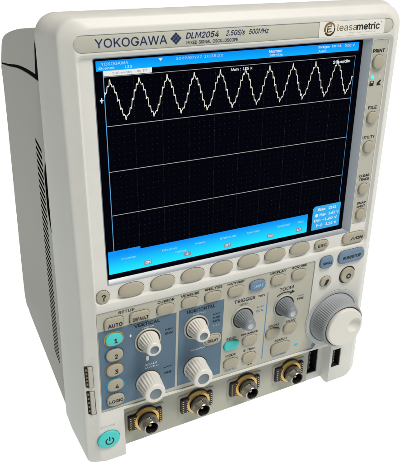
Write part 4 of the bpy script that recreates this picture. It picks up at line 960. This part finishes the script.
def pdecor(bm, y):
    ribbon(bm, [(26.9, -102.2), (24.9, -158.6)], 0.75, y, 1)
    # zoom arc with its arrow head
    ribbon(bm, arc(41.2, -116.8, 11.0, 125, 62, 14), 0.9, y, 0)
    sheet(bm, [(45.2, -108.4), (49.6, -107.2), (47.4, -105.2)], y, 0)
    sheet(bm, superell(54.6, -155.2, 3.2, 2.4, 2, 18), y, 3)
    sheet(bm, superell(14.7, -160.6, 4.2, 2.0, 2.2, 18), y, 4)
    sheet(bm, superell(13.6, -160.2, 1.2, 1.0, 2, 12), y - 0.03, 0)
    sheet(bm, superell(15.9, -160.2, 1.2, 1.0, 2, 12), y - 0.03, 0)
    sheet(bm, [(68.4, -161.6), (79.6, -162.6), (79.6, -160.8), (69.6, -158.6)], y, 1)
    for xx in (-77.5, -69.5):
        sheet(bm, rrect(xx - 0.3, xx + 0.3, -97, -93, 0.2, 2), y, 2)


letters('panel_lettering', [
    T('SETUP', -76.8, -89.0, 2.0, w=10.5, mi=0, bold=0.02),
    T('CURSOR', -50.1, -88.7, 1.9, w=11.5, mi=0, bold=0.03),
    T('MEASURE', -33.1, -88.5, 1.9, w=13, mi=0, bold=0.03),
    T('ANALYSIS', -16.0, -87.9, 1.9, w=13, mi=0, bold=0.03),
    T('MATH/REF', 1.2, -88.1, 1.8, w=13.2, mi=0, bold=0.03),
    T('DISPLAY', 34.5, -87.7, 1.8, w=12.8, mi=0, bold=0.03),
    T('ACQUIRE', 51.8, -87.4, 1.8, w=12.4, mi=0, bold=0.03),
    T('BYT', 1.2, -99.3, 1.2, w=4.2, mi=1),
    T('X-Y', 34.0, -98.6, 1.2, w=4.6, mi=1),
    T('TRIGGER', 8.4, -103.4, 2.6, w=16.5, mi=0, bold=0.02),
    T('LEVEL', 7.9, -106.7, 1.3, w=6.6, mi=0, bold=0.01),
    T("TRIG'D", 21.9, -103.5, 1.4, w=5.6, mi=0, bold=0.03),
    T('PUSH', 21.4, -112.4, 1.1, w=5.6, mi=0),
    T('50%', 21.0, -115.6, 1.8, w=5.6, mi=1, bold=0.02),
    T('ZOOM', 42.4, -102.9, 2.5, w=11.6, mi=0, bold=0.02),
    T('PUSH', 55.3, -111.9, 1.1, w=5.2, mi=0),
    T('FINE', 55.0, -114.4, 1.5, w=5.2, mi=0, bold=0.04),
    T('EDGE', -1.1, -132.5, 1.7, w=7.6, mi=0, bold=0.03),
    T('ENHANCED', 13.6, -132.4, 1.5, w=13.4, mi=0, bold=0.03),
    T('MODE', -1.4, -147.1, 1.8, w=7.8, mi=0, bold=0.03),
    T('B TRIG', 13.7, -146.7, 1.7, w=9, mi=0, bold=0.03),
    T('HOLD OFF', -1.3, -160.2, 1.4, w=10.4, mi=1, bold=0.01),
    T('ZOOM1', 33.4, -131.9, 1.7, w=9, mi=0, bold=0.03),
    T('ZOOM2', 47.9, -131.8, 1.7, w=8.6, mi=0, bold=0.03),
    T('SEARCH', 40.4, -146.3, 1.7, w=10.2, mi=0, bold=0.03),
    T('HISTORY', 40.3, -159.9, 1.4, w=12, mi=1, bold=0.01),
    pdecor], YPAN - 0.05, [M['ink'], M['blue_ink'], M['faint_ink'], mat('cyan_ink', (0.03, 0.35, 0.6), 0.5, 0.2), M['orange_ink']], panel)

# ---- side key strip
bm = bmesh.new()
ks = rrect(94.8, 106.7, -63.0, 64.7, 1.0, 4)
loft(bm, [flat_ring(ks, -1.8), flat_ring(ks, -2.45)], cap0=False)
strip = obj('key_strip', bm, M['panel'], scope)


def icons(bm, y):
    sheet(bm, rrect(95.4, 98.8, 35.6, 38.9, 0.3, 2), y, 0)
    sheet(bm, rect(96.2, 97.9, 37.6, 38.6), y - 0.03, 2)
    sheet(bm, [(101.4, 35.7), (104.6, 35.7), (104.6, 36.6), (103.4, 36.9), (105.0, 39.2), (103.6, 39.2), (101.4, 37.4)], y, 0)
    sheet(bm, superell(103.2, 41.3, 2.0, 2.0, 2, 20), y, 1)


for words in ([
        T('PRINT', 99.9, 58.0, 2.0, w=9.4, mi=0, bold=0.04)],
        [T('MENU', 99.9, 44.8, 1.5, w=7.6, mi=1, bold=0.03)],
        [T('FILE', 100.4, 21.2, 2.0, w=7, mi=0, bold=0.03)],
        [T('UTILITY', 100.4, 0.9, 1.9, w=10, mi=0, bold=0.03)],
        [T('CLEAR', 100.9, -26.9, 1.8, w=8.8, mi=0, bold=0.04),
         T('TRACE', 101.0, -29.6, 1.8, w=8.6, mi=0, bold=0.04)],
        [T('SNAP', 101.3, -47.6, 1.7, w=7.6, mi=0, bold=0.04),
         T('SHOT', 101.3, -50.3, 1.7, w=7.4, mi=0, bold=0.04)]):
    letters('lettering', words, -2.5, [M['ink'], M['faint_ink']], strip)
letters('icons', [icons], -2.5, [M['ink'], M['faint_ink'], M['label']], strip)
bm = bmesh.new()
lathe(bm, 97.2, 41.3, [(1.3, -2.4), (1.3, -2.7), (1.0, -2.9)], 24)
obj('indicator_lamp', bm, M['lamp_cyan'], scope)


# ---- keys
def key(name, outline, y0, h, mats, parent, edge=0.7, dome=0.25, gap=0.26, ring=None, label=None):
    """outline(inset) -> points; rises h above y0 with an eased edge, a dark moat and optional ring"""
    bm = bmesh.new()
    if ring:
        sheet_y = y0 - 0.22
        loft(bm, [flat_ring(outline(-gap - ring), y0 + 0.05), flat_ring(outline(-gap - ring), sheet_y), flat_ring(outline(-gap), sheet_y)],
             cap0=False, cap1=False, mi=2)
    g = outline(-gap)
    loft(bm, [flat_ring(g, y0 - 0.04), flat_ring(outline(0), y0 - 0.04)], cap0=False, cap1=False, mi=1)
    rings_ = [flat_ring(outline(0), y0 - 0.04), flat_ring(outline(0.05), y0 - h + edge)]
    for q in (30, 60, 90):
        a = math.radians(q)
        rings_.append(flat_ring(outline(0.05 + edge * (1 - math.cos(a))), y0 - h + edge - edge * math.sin(a)))
    rings_.append(flat_ring(outline(edge + 1.0), y0 - h - dome * 0.6))
    rings_.append(flat_ring(outline(edge + 2.0), y0 - h - dome))
    loft(bm, rings_, cap0=False)
    o = obj(name, bm, mats, parent, smooth=50)
    if label:
        o['label'] = label
    return o


def ell(cx, cz, w, h, n=2.3, flat=1.0):
    return lambda d: superell(cx, cz, w - 2 * d, h - 2 * d, n, 48, flat)


def rr(x0, x1, z0, z1, r):
    def f(d):
        rs = r if isinstance(r, tuple) else (r,) * 4
        return rrect(x0 + d, x1 - d, z0 + d, z1 - d, tuple(max(0.15, q - d) for q in rs), 8)
    return f


def print_on(keyobj, items, y, mats):
    letters('key_print', items, y, mats, keyobj)


BEIGE = [M['key'], M['gap']]
BLUEK = [M['blue_key'], M['gap']]
CYAN = [M['cyan_key'], M['gap']]

for x, z in ((-72.7, -75.4), (-51.7, -75.4), (-30.9, -75.1), (-10.0, -74.8), (10.4, -74.4), (31.0, -74.2), (51.1, -73.9)):
    key('softkey', ell(x, z + 0.4, 16.6, 10.2, 2.15, 0.86), YPAD, 1.6, BEIGE, scope, dome=0.5)
o = key('help_key', ell(-91.0, -75.5, 8.6, 8.8, 2.0), YPAD, 1.5, BEIGE, scope)
print_on(o, [T('?', -90.8, -75.5, 4.2, mi=0, bold=0.02)], YPAD - 1.84, [M['ink']])
o = key('escape_key', ell(69.5, -74.2, 12.0, 7.6, 2.4), YPAD, 1.5, BEIGE, scope)
print_on(o, [T('ESC', 69.5, -74.1, 2.2, w=7, mi=0, bold=0.02)], YPAD - 1.84, [M['ink']])
o = key('reset_key', rr(87.6, 107.6, -78.4, -69.8, 4.2), YPAD, 1.5, BEIGE, scope)


def reset_mark(bm, y):
    ribbon(bm, [(94.2, -75.4), (96.4, -73.0), (97.2, -75.4), (99.4, -73.2)], 0.7, y, 0)


print_on(o, [reset_mark, T('ON', 102.0, -74.2, 2.3, w=5.4, mi=0, bold=0.04)], YPAD - 1.84, [M['ink']])

for (x, z) in ((100.3, 50.9), (100.9, 14.4), (100.9, -5.9), (101.0, -36.7), (101.5, -56.2)):
    key('strip_key', ell(x, z, 9.6 if z > 40 else 8.8, 8.8 if z > 40 else 8.2, 2.0), -2.45, 1.6, BEIGE, scope)

o = key('single_key', ell(74.4, -88.6, 11.4, 9.6, 2.6), YF, 1.6, BLUEK, scope)
print_on(o, [T('SINGLE', 74.4, -88.6, 2.0, w=7.6, mi=0, bold=0.03)], YF - 1.94, [M['ink']])
o = key('run_stop_key', rr(84.6, 108.0, -93.2, -82.8, 4.8), YF, 1.6, BLUEK, scope)
print_on(o, [T('RUN/STOP', 96.2, -88.2, 2.6, w=15.6, mi=0, bold=0.04)], YF - 1.94, [M['ink']])
o = key('menu_key', ell(75.4, -104.9, 9.6, 8.6, 2.0), YF, 1.5, BEIGE, scope)
print_on(o, [lambda bm, y: (sheet(bm, [(73.2, -107.0), (75.4, -107.4), (77.6, -103.6), (76.6, -102.4), (75.0, -103.0)], y, 0))],
         YF - 1.84, [M['ink']])
bm = bmesh.new()
lathe(bm, 94.9, -103.8, [(7.0, YF + 0.05), (7.0, YF - 0.1)], 48, mi=1, cap0=False)
lathe(bm, 94.9, -103.8, [(6.2, YF), (6.2, YF - 1.2), (5.6, YF - 1.7), (3.6, YF - 1.3)], 48, mi=0, cap0=False)
o = obj('select_key', bm, [M['key'], M['gap']], scope)


def select_mark(bm, y):
    ribbon(bm, arc(94.9, -103.8, 6.6, 20, 70, 8), 1.4, y + 1.2, 0)
    ribbon(bm, arc(94.9, -103.8, 6.6, 185, 245, 8), 1.4, y + 1.2, 0)
    ribbon(bm, arc(95.6, -104.6, 1.6, 0, 360, 20), 1.0, y, 0)


print_on(o, [select_mark], YF - 1.5, [M['ink']])

# panel keys
TAB = (0.6, 0.6, 3.4, 3.4)
o = key('auto_key', rr(-91.8, -79.2, -99.2, -91.2, (0.4, 0.4, 2.6, 3.2)), YPAN, 1.5, BEIGE, scope)
print_on(o, [T('AUTO', -85.0, -96.2, 2.5, w=9.2, mi=0, bold=0.03)], YPAN - 1.84, [M['ink']])
o = key('default_key', rr(-75.2, -61.8, -98.6, -91.2, (0.4, 0.4, 2.6, 3.0)), YPAN, 1.5, BEIGE, scope)
print_on(o, [T('DEFAULT', -68.2, -95.9, 2.3, w=10.4, mi=0, bold=0.03)], YPAN - 1.84, [M['ink']])
for (x, z, w_) in ((-50.6, -94.8, 12.2), (-33.4, -94.4, 12.2), (-16.5, -94.3, 12.2), (1.0, -94.4, 12.4), (34.5, -93.8, 12.0), (51.5, -93.5, 12.0)):
    key('function_key', ell(x, z + 0.2, w_, 7.8, 2.8), YPAN, 1.4, BEIGE, scope)
o = key('shift_key', ell(17.6, -93.7, 12.4, 7.8, 2.7), YPAN, 1.7, BLUEK, scope)
print_on(o, [T('SHIFT', 17.6, -93.6, 2.1, w=7.8, mi=0, bold=0.03)], YPAN - 2.04, [mat('pale_blue_ink', (0.25, 0.45, 0.62), 0.5, 0.2)])
key('function_key', ell(-1.3, -138.2, 11.8, 7.9, 2.6), YPAN, 1.4, CYAN, scope, label='lit cyan edge trigger key')
for (x, z, w_, h_) in ((13.7, -138.4, 12.4, 8.0), (-1.2, -154.0, 12.0, 8.2), (13.8, -153.4, 11.6, 7.9), (32.9, -138.0, 11.8, 8.0), (47.6, -137.6, 11.6, 8.0)):
    key('function_key', ell(x, z + 0.2, w_, h_, 2.6), YPAN, 1.4, BEIGE, scope)
key('search_key', ell(40.4, -153.4, 16.4, 9.8, 3.6), YPAN, 1.3, BEIGE, scope)
o = key('delay_key', ell(-16.6, -128.6, 11.4, 7.2, 2.6), YB1, 1.2, [M['key'], M['gap'], M['panel']], scope, ring=0.9)
print_on(o, [T('DELAY', -16.4, -128.7, 2.0, w=8, mi=0, bold=0.03)], YB1 - 1.54, [M['ink']])

for i, (x, z, face, ringm, lab) in enumerate((
        (-86.1, -107.2, 'cyan_key', 'orange_ring', 'lit cyan channel 1 key with amber ring'),
        (-86.4, -119.2, 'key', 'blue_ring', 'channel 2 key with dark blue ring'),
        (-86.9, -131.0, 'key', 'brown_ring', 'channel 3 key with brown ring'),
        (-87.2, -143.0, 'key', 'cyan_ring', 'channel 4 key with bright blue ring'))):
    o = key('channel_key', ell(x, z, 11.4, 9.0, 2.3), YB1, 1.5, [M[face], M['gap'], M[ringm]], scope, ring=0.55, gap=0.22, label=lab)
    print_on(o, [T(str(i + 1), x + 0.8, z - 0.6, 3.0, mi=0, bold=0.03)], YB1 - 1.84, [M['ink']])
o = key('logic_key', ell(-87.6, -155.0, 12.0, 9.2, 2.5), YB1, 1.5, BEIGE, scope)
print_on(o, [T('LOGIC', -87.5, -155.3, 2.3, w=9.4, mi=0, bold=0.03)], YB1 - 1.84, [M['ink']])

# ---- knobs
def knob(cx, cz, rb, rf, yfront, kind, ringed):
    y0 = YB1 if kind == 'white' else YPAN
    bm = bmesh.new()
    body = 0
    fl = 22 if kind == 'white' else 26
    d = 0.55 if kind == 'white' else 0.5
    prof = [(rb, y0 + 0.05, 0), (rb, y0 - 1.0, 0), (rb - 0.25, y0 - 1.4, d)]
    L = (y0 - 1.4) - (yfront + 1.6)
    for q in range(1, 6):
        t = q / 6
        prof.append((rb - 0.25 + (rf + 0.45 - rb) * t ** 1.25, y0 - 1.4 - L * t, d * (1 - 0.35 * t)))
    prof += [(rf + 0.25, yfront + 1.5, 0, 0), (rf, yfront + 0.7, 0, 0), (rf - 0.5, yfront + 0.12, 0, 0), (rf - 1.0, yfront, 0, 0)]
    ri = rf * (0.54 if kind == 'white' else 0.5)
    tip = 1 if kind == 'white' else 0
    if kind == 'white':
        prof += [(ri + 0.35, yfront, 0, 0), (ri, yfront + 0.5, 0, 1), (ri * 0.75, yfront + 0.95, 0, 1), (ri * 0.35, yfront + 1.1, 0, 1)]
        mats = [M['white_knob'], M['dimple']]
    else:
        prof = [(p[0], p[1], p[2] if len(p) > 2 else 0, 0) for p in prof]
        prof += [(ri + 0.2, yfront + 0.05, 0, 0), (ri, yfront + 0.3, 0, 1), (ri * 0.6, yfront + 0.55, 0, 1), (ri * 0.3, yfront + 0.6, 0, 1)]
        mats = [M['grey_knob'], M['tip']]
    lathe(bm, cx, cz, prof, fl * 8, flute=fl, cap0=False)
    o = obj('rotary_knob', bm, mats, scope, smooth=40)
    bm = bmesh.new()
    if ringed:
        lathe(bm, cx, cz, [(rb + 2.0, y0 + 0.05), (rb + 1.95, y0 - 0.45), (rb + 1.6, y0 - 0.85), (rb + 1.15, y0 - 0.85), (rb + 0.9, y0 - 0.5),
                           (rb + 0.85, y0 - 0.12, 0, 1), (rb - 0.3, y0 - 0.1, 0, 1)], 72, cap0=False, cap1=False)
    else:
        lathe(bm, cx, cz, [(rb + 0.55, y0 + 0.05, 0, 1), (rb + 0.5, y0 - 0.1, 0, 1), (rb - 0.3, y0 - 0.1, 0, 1)], 72, cap0=False, cap1=False)  # no collar here: dark ring painted as the shadow round the knob foot
    obj('knob_collar_and_shade', bm, [M['panel'], M['gap']], o)
    return o


knob(-63.4, -115.0, 7.2, 4.9, -15.5, 'white', True)
knob(-28.7, -115.0, 7.2, 4.9, -15.5, 'white', True)
knob(-64.3, -148.6, 8.6, 7.1, -17.5, 'white', False)
knob(-29.4, -148.3, 8.6, 7.1, -17.5, 'white', False)
knob(7.2, -117.5, 7.0, 4.2, -15.5, 'grey', True)
knob(41.2, -116.9, 7.0, 4.2, -15.5, 'grey', True)

# ---- jog shuttle
bm = bmesh.new()
lathe(bm, JX, JZ, [(20.6, -1.6), (20.4, YF - 0.6), (19.6, YF - 1.8, 0.42), (19.0, -10.0, 0.42), (18.4, -15.2, 0.42), (17.8, -16.9, 0.2), (17.1, -17.5), (16.4, -17.3), (16.1, -14.0)],
      72 * 6, flute=72, cap0=False, cap1=False)
shuttle = obj('shuttle_ring', bm, M['shuttle'], scope, smooth=45)
bm = bmesh.new()
lathe(bm, JX, JZ, [(16.5, -17.2), (15.75, -17.25), (15.5, -15.0)], 96, cap0=False, cap1=False)
obj('ring_gap', bm, M['gap'], shuttle)
bm = bmesh.new()
DX, DZ, DR = JX + 7.9, JZ + 0.6, 5.8
radii = [0.001] + [15.6 * q / 40 for q in range(1, 37)] + [14.5, 15.0, 15.4, 15.6, 15.6]
ys = {}
rings = []
seg = 120
for i, r in enumerate(radii):
    ring = []
    for k in range(seg):
        a = 2 * math.pi * k / seg
        x, z = JX + r * math.cos(a), JZ + r * math.sin(a)
        y = -20.0
        if i == len(radii) - 5:
            y += 0.02
        if i == len(radii) - 4:
            y += 0.12
        if i == len(radii) - 3:
            y += 0.4
        if i == len(radii) - 2:
            y += 0.9
        if i == len(radii) - 1:
            y = -16.4
        d = math.hypot(x - DX, z - DZ) / DR
        if d < 1:
            y += 2.9 * (1 - d * d) ** 0.75
        ring.append((x, y, z))
    rings.append(ring)
loft(bm, rings, cap0=True, cap1=False)
obj('jog_dial', bm, M['white_knob'], shuttle, smooth=40)
bm = bmesh.new()
lathe(bm, JX, JZ, [(24.0, YF - 0.02), (23.6, YF - 0.35), (21.4, YF - 0.2), (20.8, YF + 0.8)], 72, cap0=False, cap1=False)
obj('shuttle_collar', bm, M['tip'], shuttle)

# ---- connectors along the bottom
bm = bmesh.new()
cpan = [(-82.3, -206.2), (74.3, -203.4), (74.3, -165.6), (-82.3, -165.6)]
loft(bm, [flat_ring(cpan, YBNC + 0.2), flat_ring(cpan, YBNC - 0.3)], cap0=False)
cpanel = obj('connector_panel', bm, M['panel'], scope)
YC = YBNC - 0.3


for bx, bz in ((-64.0, -186.9), (-23.8, -186.6), (16.6, -185.9), (56.4, -185.7)):
    bm = bmesh.new()
    pl = rrect(bx - 15.0, bx + 14.2, bz - 9.0, bz + 8.6, 2.0, 5)
    loft(bm, [flat_ring(pl, YC + 0.05), flat_ring(pl, YC - 0.5), flat_ring(inset_poly(pl, 0.5), YC - 0.9)], cap0=False)
    base = obj('bnc_connector', bm, M['panel'], scope)
    bm = bmesh.new()
    ribbon(bm, [(bx - 9.5, bz + 9.2), (bx - 4.5, bz + 10.6)], 0.8, YC - 0.06)
    ribbon(bm, [(bx + 4.0, bz + 10.6), (bx + 10.5, bz + 9.9)], 0.8, YC - 0.06)
    obj('channel_mark', bm, M['orange_ink'], base, 0, False)
    # two blocks of spring contacts for active probes
    for sx in (-1, 1):
        bm = bmesh.new()
        x0, x1 = (bx - 13.6, bx - 7.6) if sx < 0 else (bx + 6.8, bx + 11.8)
        pl = rrect(x0, x1, bz - 6.3, bz + 6.3, 0.7, 3)
        loft(bm, [flat_ring(pl, YC - 0.8), flat_ring(pl, YC - 2.8), flat_ring(inset_poly(pl, 0.4), YC - 3.2)], cap0=False, mi=0)
        for q in range(6):
            zz = bz - 4.8 + q * 1.92
            for xa in (x0 + 0.9, x1 - 1.9):
                box(bm, xa, xa + 1.0, YC - 3.45, YC - 3.0, zz - 0.3, zz + 0.3, 1)
        obj('contact_block', bm, [M['black'], M['gold']], base)
    bm = bmesh.new()
    lathe(bm, bx, bz, [(10.3, YC - 0.7), (10.3, YC - 1.5), (9.6, YC - 1.9)], 56, mi=1, cap0=False, cap1=False)
    lathe(bm, bx, bz, [(9.6, YC - 1.9, 0, 0), (9.1, YC - 3.6, 0, 0), (8.7, YC - 3.9, 0, 0), (7.2, YC - 3.9, 0, 0), (7.0, YC - 3.4, 0, 1), (6.3, YC - 1.0, 0, 1), (5.0, YC - 1.0, 0, 1)], 56, cap0=False, cap1=False)
    obj('brass_ring', bm, [M['gold'], M['black']], base)
    bm = bmesh.new()
    ye = YC - 12.6
    lathe(bm, bx, bz, [(6.0, YC - 1.2, 0, 1), (6.0, YC - 5.4, 0, 1), (6.9, YC - 5.6, 0, 1), (6.9, YC - 7.4, 0, 1), (5.5, YC - 7.6, 0, 1), (5.2, YC - 8.6, 0, 0), (5.2, ye + 0.4, 0, 0),
                       (4.9, ye, 0, 0), (4.55, ye, 0, 1), (4.2, ye + 0.5, 0, 2), (4.1, YC - 4, 0, 2)], 56)
    # bayonet lugs
    for a in (75, 255):
        ax, az = bx + 5.2 * math.cos(math.radians(a)), bz + 5.2 * math.sin(math.radians(a))
        lug = []
        for yy in (ye + 3.0, ye + 5.0):
            lug.append([(ax + 1.1 * math.cos(2 * math.pi * q / 14), yy, az + 1.1 * math.sin(2 * math.pi * q / 14)) for q in range(14)])
        loft(bm, lug)
    lathe(bm, bx, bz, [(1.3, YC - 4.2, 0, 3), (1.3, ye + 3.2, 0, 3), (0.8, ye + 2.8, 0, 3)], 24)
    obj('barrel', bm, [M['chrome'], M['gunmetal'], M['black'], M['gold']], base)

# USB sockets
for (x0, x1, z0, z1, yf) in ((74.7, 84.1, -196.9, -174.5, YBNC), (90.6, 98.6, -188.8, -171.7, YF)):
    bm = bmesh.new()
    t = 0.55
    yo, yi = yf + 0.8, yf + 9.6
    loft(bm, [flat_ring(rect(x0, x1, z0, z1), yo), flat_ring(rect(x0 + t, x1 - t, z0 + t, z1 - t), yo),
              flat_ring(rect(x0 + t, x1 - t, z0 + t, z1 - t), yi)], cap0=False, mi=0)
    o = obj('usb_socket', bm, [M['black']], scope)
    bm = bmesh.new()
    box(bm, x0 + 1.6, x0 + 3.4, yf + 2.2, yi - 0.1, z0 + 2.2, z1 - 2.2, 0)
    for q in range(4):
        zc = z0 + 4.2 + q * (z1 - z0 - 8.4) / 3
        box(bm, x0 + 3.3, x0 + 3.75, yf + 2.4, yi - 0.4, zc - 0.6, zc + 0.6, 1)
    obj('contact_tongue', bm, [M['black'], M['chrome']], o)

# probe terminals on the left edge
for zz0, zz1 in ((-141.6, -124.6), (-163.6, -144.0)):
    bm = bmesh.new()
    box(bm, -105.8, -100.9, -0.3, 0.6, zz0 + 0.1, zz1 - 0.1, 1)
    pl = rrect(-103.9, -101.1, zz0 + 0.5, zz1 - 0.5, 0.5, 3)
    loft(bm, [flat_ring(pl, -0.2), flat_ring(pl, -2.6), flat_ring(inset_poly(pl, 0.3), -2.9)], cap0=False, mi=0)
    o = obj('probe_terminal', bm, [M['panel'], M['black']], scope)
    bm = bmesh.new()
    for q in range(5):
        zc = zz0 + 3.0 + q * (zz1 - zz0 - 6.0) / 4
        box(bm, -105.3, -104.3, -1.3, -0.2, zc - 0.8, zc + 0.8, 0)
    obj('contact_pins', bm, [M['brown_metal']], o)

# power key
o = key('power_key', ell(-94.2, -186.8, 15.6, 14.6, 2.0), YF, 1.3, CYAN, scope, edge=0.8, dome=0.2, gap=0.25)


def power_mark(bm, y):
    ribbon(bm, arc(-94.0, -187.4, 2.7, 120, 420, 26), 0.85, y, 0)
    ribbon(bm, [(-94.0, -187.2), (-94.0, -183.6)], 0.85, y, 0)


print_on(o, [power_mark], YF - 1.56, [M['ink']])
letters('power_lettering', [T('POWER', -94.2, -175.6, 1.7, w=10, mi=0)], YF - 0.05, [M['faint_ink']], bezel)
letters('terminal_mark', [lambda bm, y: ribbon(bm, [(-103.6, -119.8), (-100.0, -119.6), (-100.0, -118.0)], 0.4, y, 0)],
        YF - 0.05, [M['faint_ink']], bezel)
